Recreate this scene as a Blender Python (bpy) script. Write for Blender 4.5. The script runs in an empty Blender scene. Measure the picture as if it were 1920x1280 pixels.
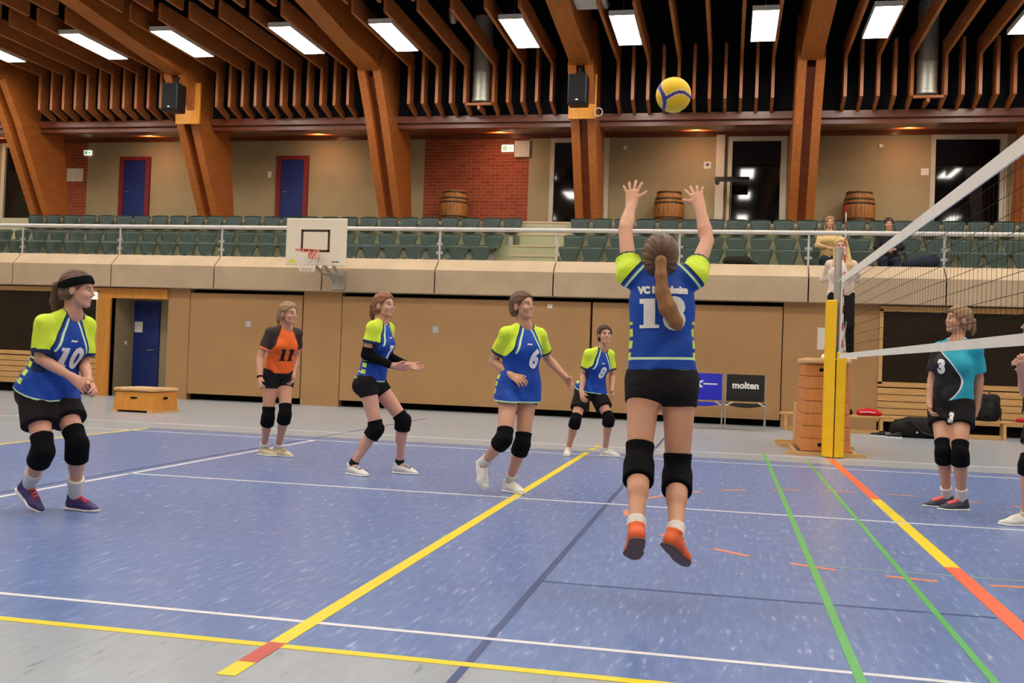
import bpy, bmesh, math, random
import numpy as np
from mathutils import Vector, Matrix
from mathutils.bvhtree import BVHTree
random.seed(7); np.random.seed(7)
C = bpy.context.scene.collection
scene = bpy.context.scene
PI = math.pi

# ------------------------------------------------------------------ camera, world, exposure
cam_d = bpy.data.cameras.new('camera'); cam = bpy.data.objects.new('camera', cam_d); C.objects.link(cam)
cam_d.sensor_width = 36.0; cam_d.lens = 36.0859; cam_d.clip_end = 200
_R = Vector((0.97814343, 0.20485922, 0.03561089)); _U = Vector((-0.03142161, -0.02366739, 0.99922597)); _F = Vector((-0.20554347, 0.97850527, 0.01671309))
_m = Matrix((_R, _U, -_F)).transposed().to_4x4(); _m.translation = Vector((-1.31126791, -3.63962299, 1.12313595))
cam.matrix_world = _m
scene.camera = cam
scene.view_settings.view_transform = 'Standard'
scene.view_settings.look = 'None'
scene.view_settings.exposure = 0.17
scene.view_settings.gamma = 1.0
scene.view_settings.use_curve_mapping = False
world = bpy.data.worlds.new('hall_air'); scene.world = world; world.use_nodes = True
world.node_tree.nodes['Background'].inputs[0].default_value = (0.9, 0.85, 0.78, 1)
world.node_tree.nodes['Background'].inputs[1].default_value = 0.02
LAMP = 29.0          # radiance of the ceiling luminaires

# ------------------------------------------------------------------ materials
def lin(c):
    return tuple(((x / 255) / 12.92 if x / 255 <= .04045 else ((x / 255 + .055) / 1.055) ** 2.4) for x in c) + (1.0,)
MATS = {}
class NT:
    """small helper around a material's node tree"""
    def __init__(s, name, rough=.6, spec=.4, metal=0.0):
        s.m = bpy.data.materials.new(name); s.m.use_nodes = True; s.t = s.m.node_tree; s.b = s.t.nodes['Principled BSDF']
        s.b.inputs['Roughness'].default_value = rough; s.b.inputs['Metallic'].default_value = metal
        s.b.inputs['Specular IOR Level'].default_value = spec
        MATS[name] = s.m
    def n(s, typ, **kw):
        x = s.t.nodes.new(typ)
        for k, v in kw.items(): setattr(x, k, v)
        return x
    def l(s, a, b): s.t.links.new(a, b)
    def val(s, sock, v):
        if isinstance(v, (int, float)): sock.default_value = v
        elif isinstance(v, tuple): sock.default_value = v
        else: s.l(v, sock)
    def math(s, op, a, b=0.0, c=None):
        x = s.n('ShaderNodeMath', operation=op); s.val(x.inputs[0], a); s.val(x.inputs[1], b)
        if c is not None: s.val(x.inputs[2], c)
        return x.outputs[0]
    def mix(s, f, a, b):
        x = s.n('ShaderNodeMix', data_type='RGBA'); s.val(x.inputs[0], f); s.val(x.inputs[6], a); s.val(x.inputs[7], b); return x.outputs[2]
    def coord(s, scale=(1, 1, 1), rot=(0, 0, 0), loc=(0, 0, 0), kind='Object'):
        tc = s.n('ShaderNodeTexCoord'); mp = s.n('ShaderNodeMapping'); s.l(tc.outputs[kind], mp.inputs[0])
        mp.inputs['Scale'].default_value = scale; mp.inputs['Rotation'].default_value = rot; mp.inputs['Location'].default_value = loc
        return mp.outputs[0]
    def noise(s, co, scale=5, detail=3, rough=.5):
        x = s.n('ShaderNodeTexNoise'); s.l(co, x.inputs['Vector']); x.inputs['Scale'].default_value = scale; x.inputs['Detail'].default_value = detail
        x.inputs['Roughness'].default_value = rough
        return x.outputs['Fac']
    def ramp(s, f, stops):
        x = s.n('ShaderNodeValToRGB'); s.l(f, x.inputs[0]); e = x.color_ramp.elements
        while len(e) < len(stops): e.new(.5)
        for i, (p, c) in enumerate(stops): e[i].position = p; e[i].color = c
        return x.outputs[0]
    def attr(s, name):
        x = s.n('ShaderNodeAttribute', attribute_name=name); return x.outputs['Fac']
    def color(s, c): s.val(s.b.inputs['Base Color'], c)
    def bump(s, h, dist=.01, strength=.5):
        x = s.n('ShaderNodeBump'); s.l(h, x.inputs['Height']); x.inputs['Distance'].default_value = dist; x.inputs['Strength'].default_value = strength
        s.l(x.outputs[0], s.b.inputs['Normal'])
    def between(s, v, a, b):
        return s.math('MULTIPLY', s.math('GREATER_THAN', v, a), s.math('LESS_THAN', v, b))
def plain(name, rgb, rough=.6, spec=.4, metal=0.0, var=.06, scale=6):
    if name in MATS: return MATS[name]
    t = NT(name, rough, spec, metal); c = lin(rgb)
    f = t.noise(t.coord(), scale, 3)
    t.color(t.ramp(f, [(.3, tuple(x * (1 - var) for x in c[:3]) + (1,)), (.7, tuple(min(1, x * (1 + var)) for x in c[:3]) + (1,))]))
    return t.m
def wood(name, a, b, grain=(1, 14, 14), rough=.45, spec=.4, scale=2.2):
    t = NT(name, rough, spec)
    co = t.coord(grain)
    f = t.noise(co, scale, 5, .6)
    f2 = t.noise(t.coord((.7, .7, .7)), 1.3, 2)
    f = t.math('ADD', t.math('MULTIPLY', f, .75), t.math('MULTIPLY', f2, .25))
    t.color(t.ramp(f, [(.34, lin(a)), (.66, lin(b))]))
    return t.m
def emit(name, rgb, strength):
    t = NT(name); t.color((.8, .8, .8, 1)); t.b.inputs['Emission Color'].default_value = lin(rgb); t.b.inputs['Emission Strength'].default_value = strength
    return t.m

M = {}
M['lamp'] = emit('lamp_diffuser', (255, 247, 236), LAMP)
M['lamp_body'] = plain('lamp_body', (200, 196, 190), .5)
M['glulam'] = wood('glulam', (152, 84, 34), (186, 110, 50), (10, 1.2, 10), .42, .4)
M['glulam_h'] = wood('glulam_side', (128, 62, 28), (160, 84, 40), (1.2, 10, 10), .4, .4)
M['baffle'] = wood('baffle_wood', (150, 86, 44), (184, 112, 62), (12, 1.5, 4), .42, .4)
M['soffit'] = wood('soffit_wood', (96, 44, 24), (122, 60, 32), (.8, 9, 9), .28, .5)
M['orange_wood'] = wood('orange_wood', (196, 126, 46), (216, 148, 66), (9, 9, .9), .45)
M['speaker_board'] = wood('board_wood', (206, 134, 44), (222, 152, 60), (8, 8, 1), .5)
M['pale_wood'] = wood('pale_wood', (196, 150, 92), (216, 172, 112), (1, 12, 12), .5)
M['vault_wood'] = wood('vault_wood', (190, 118, 60), (212, 142, 80), (8, 8, 1.2), .5)
M['leather'] = plain('vault_leather', (205, 165, 115), .55, .4, var=.1)
M['black_ceiling'] = plain('black_ceiling', (16, 16, 20), .9, .2)
M['black_gap'] = plain('black_gap', (14, 11, 10), .9, .1)
M['dark_glass'] = plain('dark_glass', (14, 11, 10), .04, .5)
M['dark_window'] = plain('dark_window', (40, 31, 25), .12, .35, var=.2, scale=1.2)
M['concrete'] = plain('concrete_fascia', (186, 164, 136), .8, .2, var=.07, scale=2)
M['concrete_top'] = plain('concrete_cap', (196, 172, 140), .75, .2, var=.05, scale=2)
M['panel'] = plain('wall_panel', (176, 136, 92), .6, .3, var=.05, scale=1.5)
M['beige'] = plain('beige_wall', (164, 148, 116), .85, .2, var=.05, scale=1.2)
M['door_blue'] = plain('door_blue', (26, 44, 110), .45, .4)
M['door_red'] = plain('door_red', (122, 32, 36), .5, .4)
M['white_metal'] = plain('white_metal', (206, 196, 180), .45, .4)
M['steel'] = plain('brushed_steel', (190, 188, 184), .35, .5, .85)
M['rail'] = plain('rail_paint', (196, 192, 186), .4, .5)
M['white'] = plain('white_plastic', (232, 226, 216), .5, .4)
M['paper'] = plain('paper', (224, 216, 206), .8, .2)
M['black'] = plain('black_plastic', (20, 19, 20), .5, .4)
M['black_cloth'] = plain('black_cloth', (19, 18, 20), .85, .2, var=.2, scale=30)
M['pad_black'] = plain('knee_pad_knit', (13, 13, 16), .95, .15, var=.25, scale=60)
M['seat_green'] = plain('seat_shell', (30, 52, 45), .38, .5, var=.1)
M['tier'] = plain('stand_paint', (172, 166, 136), .7, .3, var=.05)
M['yellow_pad'] = plain('yellow_pad', (238, 186, 14), .5, .4, var=.04)
M['cord'] = plain('net_cord', (22, 18, 16), .8, .2)
M['tape'] = plain('net_tape', (226, 218, 206), .8, .2, var=.04)
M['red'] = plain('red_cloth', (190, 30, 44), .8, .2, var=.15, scale=12)
M['red_stick'] = plain('red_stick', (186, 30, 34), .4)
M['green_stripe'] = plain('green_webbing', (40, 110, 80), .6)
M['sign_green'] = emit('exit_green', (40, 150, 100), .9)
M['sign_white'] = emit('exit_white', (225, 240, 215), 1.1)
M['barrel_band'] = plain('barrel_band', (74, 56, 40), .5, .4, .4)
M['duct'] = plain('duct_steel', (196, 198, 186), .5, .5, .8)
M['denim'] = plain('denim', (36, 44, 66), .85, .2)
M['hoop'] = plain('hoop_orange', (206, 84, 48), .45)
M['board'] = plain('backboard_white', (226, 214, 192), .5, .4, var=.02)
M['board_line'] = plain('backboard_line', (64, 46, 34), .6)
M['lime'] = plain('lime_sticker', (214, 214, 60), .6)
M['chair_blue'] = plain('chair_blue', (40, 46, 190), .6)
M['chair_black'] = plain('chair_black', (30, 28, 27), .6)
M['print_white'] = plain('print_white', (236, 234, 232), .7, .2, var=.02)
M['print_dark'] = plain('print_dark', (40, 26, 24), .7, .2, var=.02)

# floor: blue court inside a grey surround, flecked sheet flooring with the fleck running across the hall
t = NT('floor_sheet', .3, .45)
tc = t.n('ShaderNodeTexCoord'); sp = t.n('ShaderNodeSeparateXYZ'); t.l(tc.outputs['Object'], sp.inputs[0])
inside = t.math('MULTIPLY', t.between(sp.outputs[0], -9.0, 9.0), t.between(sp.outputs[1], 0.0, 9.05))
fl = t.noise(t.coord((34, 5.5, 1)), 1.0, 3, .6)
fl2 = t.noise(t.coord((26, 5, 1), loc=(7, 3, 0)), 1.0, 3, .6)
cl = t.noise(t.coord((.5, .35, 1)), 1.0, 3)
blue = t.ramp(fl, [(.30, lin((98, 121, 172))), (.57, lin((106, 130, 182))), (.64, lin((120, 142, 190))), (.74, lin((178, 190, 216)))])
grey = t.ramp(fl2, [(.27, lin((126, 134, 138))), (.38, lin((157, 164, 172))), (.7, lin((164, 171, 179)))])
base = t.mix(inside, grey, blue)
x = t.n('ShaderNodeHueSaturation'); t.l(base, x.inputs['Color']); t.l(t.math('ADD', .9, t.math('MULTIPLY', cl, .2)), x.inputs['Value'])
t.color(x.outputs[0])
t.b.inputs['Roughness'].default_value = .27
M['floor'] = t.m
for nm, rgb in dict(line_yellow=(240, 214, 40), line_white=(226, 224, 228), line_orange=(236, 104, 66), line_navy=(56, 78, 128), line_green=(92, 178, 96), line_red=(196, 78, 66), line_dash=(220, 140, 110), line_pale_green=(126, 164, 168), line_darkgrey=(96, 96, 116)).items():
    M[nm] = plain(nm, rgb, .32, .4, var=.05, scale=40)

# brick
t = NT('brick', .8, .2)
br = t.n('ShaderNodeTexBrick'); t.l(t.coord((1, 1, 1), (PI / 2, 0, 0)), br.inputs['Vector'])
br.inputs['Scale'].default_value = 1.0; br.inputs['Brick Width'].default_value = .25; br.inputs['Row Height'].default_value = .083; br.inputs['Mortar Size'].default_value = .007
br.inputs['Color1'].default_value = lin((158, 78, 50)); br.inputs['Color2'].default_value = lin((136, 62, 42)); br.inputs['Mortar'].default_value = lin((160, 108, 84))
t.color(br.outputs['Color']); M['brick'] = t.m
# clear balustrade glass
t = NT('clear_glass', .02, .5)
tr = t.n('ShaderNodeBsdfTransparent'); tr.inputs[0].default_value = (.93, .96, .93, 1); gl = t.n('ShaderNodeBsdfGlossy'); gl.inputs['Roughness'].default_value = .03
fr = t.n('ShaderNodeFresnel'); fr.inputs[0].default_value = 1.3
mx = t.n('ShaderNodeMixShader'); t.l(fr.outputs[0], mx.inputs[0]); t.l(tr.outputs[0], mx.inputs[1]); t.l(gl.outputs[0], mx.inputs[2])
t.l(mx.outputs[0], t.t.nodes['Material Output'].inputs[0]); M['glass'] = t.m
# barrel staves
t = NT('barrel_oak', .6, .3)
f = t.noise(t.coord((9, 9, 1)), 2.5, 4)
t.color(t.ramp(f, [(.35, lin((132, 84, 44))), (.65, lin((186, 128, 70)))])); M['oak'] = t.m
# volleyball panels: yellow with dark blue bands
t = NT('volleyball_skin', .45, .4)
t.color(t.mix(t.attr('band'), t.mix(t.attr('pale'), lin((246, 200, 20)), lin((222, 206, 190))), lin((60, 52, 120)))); M['ball'] = t.m

# ------------------------------------------------------------------ mesh helpers
class MB:
    def __init__(s): s.v = []; s.f = []; s.mi = []
    def add(s, vs, fs, mi=0):
        o = len(s.v); s.v += [tuple(p) for p in vs]; s.f += [tuple(i + o for i in f) for f in fs]; s.mi += [mi] * len(fs); return s
    def box(s, x0, x1, y0, y1, z0, z1, mi=0):
        v = [(x, y, z) for x in (x0, x1) for y in (y0, y1) for z in (z0, z1)]
        return s.add(v, [(0, 1, 3, 2), (4, 6, 7, 5), (0, 4, 5, 1), (2, 3, 7, 6), (0, 2, 6, 4), (1, 5, 7, 3)], mi)
    def prism_x(s, x0, x1, poly, mi=0):           # polygon in (y, z), extruded along x
        n = len(poly); v = [(x0, y, z) for y, z in poly] + [(x1, y, z) for y, z in poly]
        f = [tuple(range(n))[::-1], tuple(range(n, 2 * n))] + [(i, (i + 1) % n, n + (i + 1) % n, n + i) for i in range(n)]
        return s.add(v, f, mi)
    def prism_z(s, z0, z1, poly, mi=0):
        n = len(poly); v = [(x, y, z0) for x, y in poly] + [(x, y, z1) for x, y in poly]
        f = [tuple(range(n))[::-1], tuple(range(n, 2 * n))] + [(i, (i + 1) % n, n + (i + 1) % n, n + i) for i in range(n)]
        return s.add(v, f, mi)
    def prism_y(s, y0, y1, poly, mi=0):           # polygon in (x, z)
        n = len(poly); v = [(x, y0, z) for x, z in poly] + [(x, y1, z) for x, z in poly]
        f = [tuple(range(n)), tuple(range(n, 2 * n))[::-1]] + [(i, n + i, n + (i + 1) % n, (i + 1) % n) for i in range(n)]
        return s.add(v, f, mi)
    def tube(s, pts, r, n=10, mi=0, cap=True):
        pts = [Vector(p) for p in pts]; rs = r if isinstance(r, (list, tuple)) else [r] * len(pts)
        vs = []; up = None
        for i, p in enumerate(pts):
            d = ((pts[min(i + 1, len(pts) - 1)] - pts[max(i - 1, 0)]).normalized())
            if up is None or abs(up.dot(d)) > .95: up = Vector((0, 0, 1)) if abs(d.z) < .9 else Vector((1, 0, 0))
            a = d.cross(up).normalized(); b = a.cross(d).normalized(); up = b
            for k in range(n):
                th = 2 * PI * k / n; vs.append(p + (a * math.cos(th) + b * math.sin(th)) * rs[i])
        fs = [(i * n + k, i * n + (k + 1) % n, (i + 1) * n + (k + 1) % n, (i + 1) * n + k) for i in range(len(pts) - 1) for k in range(n)]
        if cap: fs += [tuple(range(n))[::-1], tuple(range((len(pts) - 1) * n, len(pts) * n))]
        return s.add(vs, fs, mi)
    def lathe(s, prof, c=(0, 0, 0), n=24, mi=0, axis='z'):
        vs = []; m = len(prof)
        for k in range(n):
            a = 2 * PI * k / n
            for r, z in prof:
                q = (r * math.cos(a), r * math.sin(a), z)
                if axis == 'y': q = (q[0], q[2], q[1])
                if axis == 'x': q = (q[2], q[0], q[1])
                vs.append((c[0] + q[0], c[1] + q[1], c[2] + q[2]))
        fs = [(k * m + i, ((k + 1) % n) * m + i, ((k + 1) % n) * m + i + 1, k * m + i + 1) for k in range(n) for i in range(m - 1)]
        return s.add(vs, fs, mi)
    def disc(s, c, r, n=20, axis='z', mi=0):
        vs = []
        for k in range(n):
            a = 2 * PI * k / n; q = (r * math.cos(a), r * math.sin(a), 0)
            if axis == 'y': q = (q[0], 0, q[1])
            vs.append((c[0] + q[0], c[1] + q[1], c[2] + q[2]))
        return s.add(vs, [tuple(range(n))], mi)
    def build(s, name, mats, parent=None, smooth=False, base=None, bevel=0.0):
        me = bpy.data.meshes.new(name)
        b = Vector(base) if base is not None else Vector((0, 0, 0))
        me.from_pydata([tuple(Vector(p) - b) for p in s.v], [], s.f)
        mats = mats if isinstance(mats, (list, tuple)) else [mats]
        for m in mats: me.materials.append(m)
        if len(mats) > 1: me.polygons.foreach_set('material_index', s.mi)
        bm = bmesh.new(); bm.from_mesh(me); bmesh.ops.recalc_face_normals(bm, faces=bm.faces); bm.to_mesh(me); bm.free()
        if smooth:
            me.polygons.foreach_set('use_smooth', [True] * len(me.polygons))
            if smooth != 'all': me.set_sharp_from_angle(angle=math.radians(40))
        o = bpy.data.objects.new(name, me); C.objects.link(o)
        if base is not None and parent is None: o.location = b
        if parent is not None: o.parent = parent
        if bevel:
            mod = o.modifiers.new('edge', 'BEVEL'); mod.width = bevel; mod.segments = 2; mod.limit_method = 'ANGLE'
        return o
def tag(o, label=None, cat=None, group=None, kind=None):
    if label: o['label'] = label
    if cat: o['category'] = cat
    if group: o['group'] = group
    if kind: o['kind'] = kind
    return o
def thing(name, loc, label, cat, group=None):
    o = bpy.data.objects.new(name, None); C.objects.link(o); o.location = loc; o.empty_display_size = .1
    return tag(o, label, cat, group)
def copy_tree(o, parent=None, loc=None):
    c = o.copy(); C.objects.link(c)
    if parent is not None: c.parent = parent
    if loc is not None: c.location = loc
    for ch in list(o.children): copy_tree(ch, c)
    return c
def struct(o, label, cat='structure', group=None): return tag(o, label, cat, group, 'structure')
ORD = ['', 'first', 'second', 'third', 'fourth', 'fifth', 'sixth', 'seventh', 'eighth', 'ninth', 'tenth', 'eleventh', 'twelfth', '13th', '14th', '15th', '16th', '17th', '18th', '19th', '20th', '21st', '22nd', '23rd', '24th', '25th', '26th', '27th', '28th']
def text_polys(body, size, bold=0.0, sx=1.0, cell=.014):
    """filled lettering as a gridded mesh in the xy plane, centred on the origin"""
    cu = bpy.data.curves.new('lettering', 'FONT'); cu.body = body; cu.size = size; cu.offset = bold; cu.align_x = 'CENTER'; cu.resolution_u = 3
    ob = bpy.data.objects.new('lettering', cu); C.objects.link(ob)
    dg = bpy.context.evaluated_depsgraph_get(); me = bpy.data.meshes.new_from_object(ob.evaluated_get(dg))
    bpy.data.objects.remove(ob); bm = bmesh.new(); bm.from_mesh(me); bpy.data.meshes.remove(me); bpy.data.curves.remove(cu)
    for v in bm.verts: v.co.x *= sx
    ys = [v.co.y for v in bm.verts]; cy = (min(ys) + max(ys)) / 2; xs = [v.co.x for v in bm.verts]; cx = (min(xs) + max(xs)) / 2
    for v in bm.verts: v.co.y -= cy; v.co.x -= cx
    if cell:
        for ax in (0, 1):
            lo = min(v.co[ax] for v in bm.verts); hi = max(v.co[ax] for v in bm.verts); q = lo + cell
            while q < hi:
                no = [0, 0, 0]; no[ax] = 1; co = [0, 0, 0]; co[ax] = q
                bmesh.ops.bisect_plane(bm, geom=bm.verts[:] + bm.edges[:] + bm.faces[:], plane_co=co, plane_no=no); q += cell
    bm.verts.index_update()
    V = [tuple(v.co) for v in bm.verts]; Fc = [tuple(v.index for v in f.verts) for f in bm.faces]; bm.free()
    return V, Fc

def number_polys(body, size, bold=0.0, sx=1.0):
    """jersey numerals; the figure one gets its slab foot and flag"""
    adv = .60 * size * sx; V = []; Fc = []; n = len(body); hgt = .70 * size; st = .078 * size * sx + bold
    for i, ch_ in enumerate(body):
        x0 = (i - (n - 1) / 2) * adv
        if ch_ == '1':
            m = MB()
            for q in ([(-st, -.5), (st, -.5), (st, .5), (-st, .5)], [(-1.7 * st, -.5), (1.7 * st, -.5), (1.7 * st, -.39), (-1.7 * st, -.39)], [(-1.7 * st, .33), (-st, .33), (-st, .5), (-1.2 * st, .46), (-1.7 * st, .43)]):
                # cut into small cells so that the print follows the cloth
                xs = [p[0] for p in q]; zs = [p[1] * hgt for p in q]; a, b = min(xs), max(xs); c, d = min(zs), max(zs); nx = max(1, int((b - a) / .012)); ny = max(1, int((d - c) / .012))
                for ix in range(nx):
                    for iy in range(ny):
                        m.add([(a + (b - a) * (ix + p) / nx, c + (d - c) * (iy + r) / ny, 0) for p, r in ((0, 0), (1, 0), (1, 1), (0, 1))], [(0, 1, 2, 3)])
            v, f = m.v, m.f
        else: v, f = text_polys(ch_, size, bold, sx)
        o = len(V); V += [(p[0] + x0, p[1], 0) for p in v]; Fc += [tuple(k + o for k in t) for t in f]
    return V, Fc

# ------------------------------------------------------------------ the hall
WY = 16.6            # lower wall plane
GY = 21.3            # gallery back wall plane
GZ = 4.25            # gallery walkway level
XL, XR, YN = -24.0, 15.0, -8.0
struct(MB().box(XL, XR, YN, 18.5, -.2, 0).build('floor', M['floor']), 'flecked blue and grey sports hall floor', 'floor')
def mark(name, boxes, mat, label, z=.0015):
    m = MB()
    for x0, x1, y0, y1 in boxes: m.box(x0, x1, y0, y1, 0.0004, z)
    return struct(m.build(name, mat), label, 'floor marking')
mark('floor_marking', [(-9, 9, 0, .05), (-9, -8.95, 0, 9.0)], M['line_yellow'], 'yellow boundary lines of the volleyball court', .002)
mark('floor_marking', [(-3, -2.93, .0, 8.97), (-3, -2.93, -.36, -.2), (-3, -2.93, 9.35, 9.6), (-3, -2.93, 9.85, 10.1)], M['line_yellow'], 'yellow attack line with dashes beyond the court', .0025)
mark('floor_marking', [(-3, -2.93, -.2, .06)], M['line_red'], 'short red piece of the attack line at the sideline', .003)
mark('floor_marking', [(-.04, .05, -1.5, 2.75), (-.04, .05, 5.87, 9.95)], M['line_orange'], 'orange ends of the centre line under the net', .003)
mark('floor_marking', [(-.04, .05, 2.75, 4.47), (-.04, .05, 4.55, 5.87)], M['line_yellow'], 'yellow middle of the centre line under the net', .003)
mark('floor_marking', [(-11.9, 11.9, .37, .403), (-11.9, 11.9, 8.60, 8.65), (-6.42, 6.42, 4.49, 4.53), (-6.42, -6.37, .39, 8.6), (-11.9, 11.9, 9.95, 10.0), (-11.9, -11.85, -.98, 10.0)], M['line_white'], 'thin white tennis lines across the blue court')
mark('floor_marking', [(-2.225, -2.19, -1.5, 15.0), (-2.2, -.05, 1.505, 1.53), (.05, 2.2, 1.505, 1.53), (-6.55, -6.51, -1, 14.0)], M['line_navy'], 'navy lines crossing the court', .0012)
mark('floor_marking', [(-9, 9, 9.08, 9.13)], M['line_darkgrey'], 'dark line along the far court edge', .0012)
mark('floor_marking', [(-.82, -.78, -1.5, 10.2), (-.33, -.297, -1.5, 9.7)], M['line_green'], 'two green lines beside the centre line', .002)
mark('floor_marking', [(-.75, 6, 2.485, 2.51)], M['line_pale_green'], 'pale thin line near the net', .0012)
m = MB()
for k in range(24):
    a0 = math.radians(k * 15 + 3); a1 = a0 + math.radians(7.5); n = 5
    for j in range(n):
        u0 = a0 + (a1 - a0) * j / n; u1 = a0 + (a1 - a0) * (j + 1) / n
        q = [(math.cos(u) * r, 4.32 + math.sin(u) * r) for u, r in ((u0, 2.0), (u1, 2.0), (u1, 2.05), (u0, 2.05))]
        m.prism_z(.0004, .0018, q)
struct(m.build('floor_marking', M['line_dash']), 'dashed orange centre circle', 'floor marking')
mark('floor_marking', [(-12.9, -12.6, 10.7, 10.85)], M['line_red'], 'small faded red mark on the grey floor')

# lower wall: panels, niche with blue door, windows above timber boarding
ND = 17.42            # depth of the niche
def wallbox(name, x0, x1, y0, y1, z0, z1, mat, label, bevel=0): return struct(MB().box(x0, x1, y0, y1, z0, z1).build(name, mat, bevel=bevel), label, 'wall')
wallbox('wall_back', -13.2, -12.69, WY, WY + .2, 0, 2.4, M['panel'], 'tan wall strip right of the door niche')
wallbox('wall_back', -10.07, -9.22, WY, WY + .2, 0, 2.4, M['panel'], 'narrow tan wall panel between the two large sliding panels')
wallbox('wall_back', -.28, 1.46, WY, WY + .2, 0, 2.4, M['panel'], 'tan wall panel behind the umpire')
wallbox('wall_back', -12.7, 1.46, WY + .2, WY + .4, 0, 2.6, M['black_gap'], 'dark gap behind the sliding panels')  # black backing also stands in for the shadow strip above the panels
for i, (x0, x1, la) in enumerate([(-12.67, -10.09, 'large tan sliding wall panel right of the niche'), (-9.2, -3.99, 'widest tan sliding wall panel in the middle'), (-3.95, -.3, 'tan sliding wall panel behind the folding chairs')]):
    o = MB().box(x0, x1, WY - .02, WY + .16, .13, 2.3).build('wall_back', M['panel'], bevel=.006); struct(o, la, 'wall')
for x0 in (-10.85, -9.6, -9.0, -4.2, -.45):
    pass
# niche
wallbox('wall_left_niche', -14.6, -14.56, WY, ND, 0, 2.2, M['beige'], 'left cheek of the door niche')
wallbox('wall_right_niche', -13.2, -13.16, WY + .2, ND, 0, 2.2, M['beige'], 'right cheek of the door niche')
wallbox('wall_niche', -14.6, -13.16, ND, ND + .1, 0, 2.3, M['beige'], 'rear of the door niche')
wallbox('ceiling_niche', -14.6, -13.16, WY + .02, ND, 2.2, 2.3, M['beige'], 'ceiling of the door niche')
d = MB().box(-14.5, -13.86, ND - .05, ND - .002, 0, 2.12).build('door_1', M['door_blue'], base=(-13.9, ND, 0)); struct(d, 'dark blue door in the niche', 'door')
MB().tube([(-13.96, ND - .06, 1.03), (-13.96, ND - .11, 1.03), (-14.1, ND - .11, 1.03)], .012).build('door_handle', M['steel'], d).location = (13.9, -ND, 0)
n = MB().box(-14.47, -14.27, ND - .058, ND - .051, 1.42, 1.66).build('notice', M['paper'], d); n.location = (13.9, -ND, 0)
tag(MB().box(-14.555, -14.54, 17.13, 17.21, 1.13, 1.21).build('light_switch', M['white'], base=(-14.55, 17.17, 1.17), bevel=.004), 'white light switch on the left cheek of the niche', 'switch')
struct(MB().box(-14.86, -14.56, WY - .06, WY + .14, 0, 2.36).build('trim_1', M['orange_wood']), 'orange timber post left of the niche', 'trim')
struct(MB().box(-14.56, -13.2, WY - .06, WY + .14, 2.14, 2.36).build('trim_2', M['orange_wood']), 'orange timber beam above the niche', 'trim')
def window_wall(n, x0, x1, side, sill, label):
    w = MB().box(x0 + .06, x1 - .06, WY + .05, WY + .08, sill + .03, 2.27).build('window_%d' % n, M['dark_window']); struct(w, label, 'window')
    f = MB().box(x0, x1, WY - .03, WY + .12, 2.26, 2.36).box(x0, x1, WY - .03, WY + .12, sill - .05, sill + .04)
    for x in ([x0, x1 - .07]): f.box(x, x + .07, WY - .03, WY + .12, sill, 2.3)
    f.build('window_frame', M['pale_wood'], w)
    b = MB()
    nz = 5; z0 = .2; dz = (sill - .06 - z0) / nz
    for k in range(nz): b.box(x0, x1, WY - .02, WY + .06, z0 + k * dz, z0 + (k + 1) * dz - .012)
    struct(b.build('wall_%s' % side, M['pale_wood'], bevel=.004), 'horizontal timber boarding under the dark window on the ' + side, 'wall')
    wallbox('wall_%s' % side, x0, x1, WY + .1, WY + .2, 0, 2.5, M['black_gap'], 'dark backing wall on the ' + side)
window_wall(1, -22.0, -14.86, 'left', .88, 'long dark window left of the niche')
window_wall(2, 1.46, 12.0, 'right', .9, 'long dark window behind the benches')
# concrete gallery front: one long fascia with joints
m = MB(); m2 = MB()
JX = [.14 + 2.43 * k for k in range(-10, 7)]
for a, b in zip(JX[:-1], JX[1:]):
    m.prism_x(a + .012, b - .012, [(16.32, 2.38), (16.32, 2.86), (16.6, 3.1), (16.75, 3.1), (16.75, 2.38)])
struct(m.build('trim_3', M['concrete'], bevel=.008), 'long concrete gallery front with chamfered top', 'gallery front')
struct(MB().box(XL, XR, 16.36, 16.7, 2.4, 2.82).build('trim_4', M['black_gap']), 'dark joints behind the gallery front', 'trim')
struct(MB().box(XL, XR, 16.5, 17.2, 2.45, 2.62).build('ceiling_gallery', M['black_gap']), 'underside of the gallery', 'ceiling')  # underside coloured black to give the shadow beneath the overhang
# tiers
m = MB()
TY = [(16.7, 17.75, 2.8), (17.75, 18.45, 3.12), (18.45, 19.25, 3.62), (19.25, GY, GZ)]
for y0, y1, z in TY: m.box(XL, XR, y0, y1 + .02, 2.5, z)
struct(m.build('floor_gallery', M['tier']), 'pale green painted gallery tiers', 'floor')
m = MB()
for y0, z, zz in ((17.4, 2.8, 2.96), (18.1, 3.12, 3.37), (18.9, 3.62, 3.93)): m.box(-5.95, -4.95, y0, y0 + .4, z, zz)
struct(m.build('floor_stair', M['tier']), 'pale green stair steps between the seat blocks', 'stair')
m = MB()
for y0, z in ((16.7, 2.8), (17.4, 2.96), (17.75, 3.12), (18.1, 3.37), (18.45, 3.62), (18.9, 3.93), (19.25, GZ)): m.box(-6.0, -4.9, y0 - .012, y0 + .05, z - .03, z + .006)
struct(m.build('trim_8', M['concrete_top']), 'pale nosings on the stair steps', 'trim')

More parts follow.
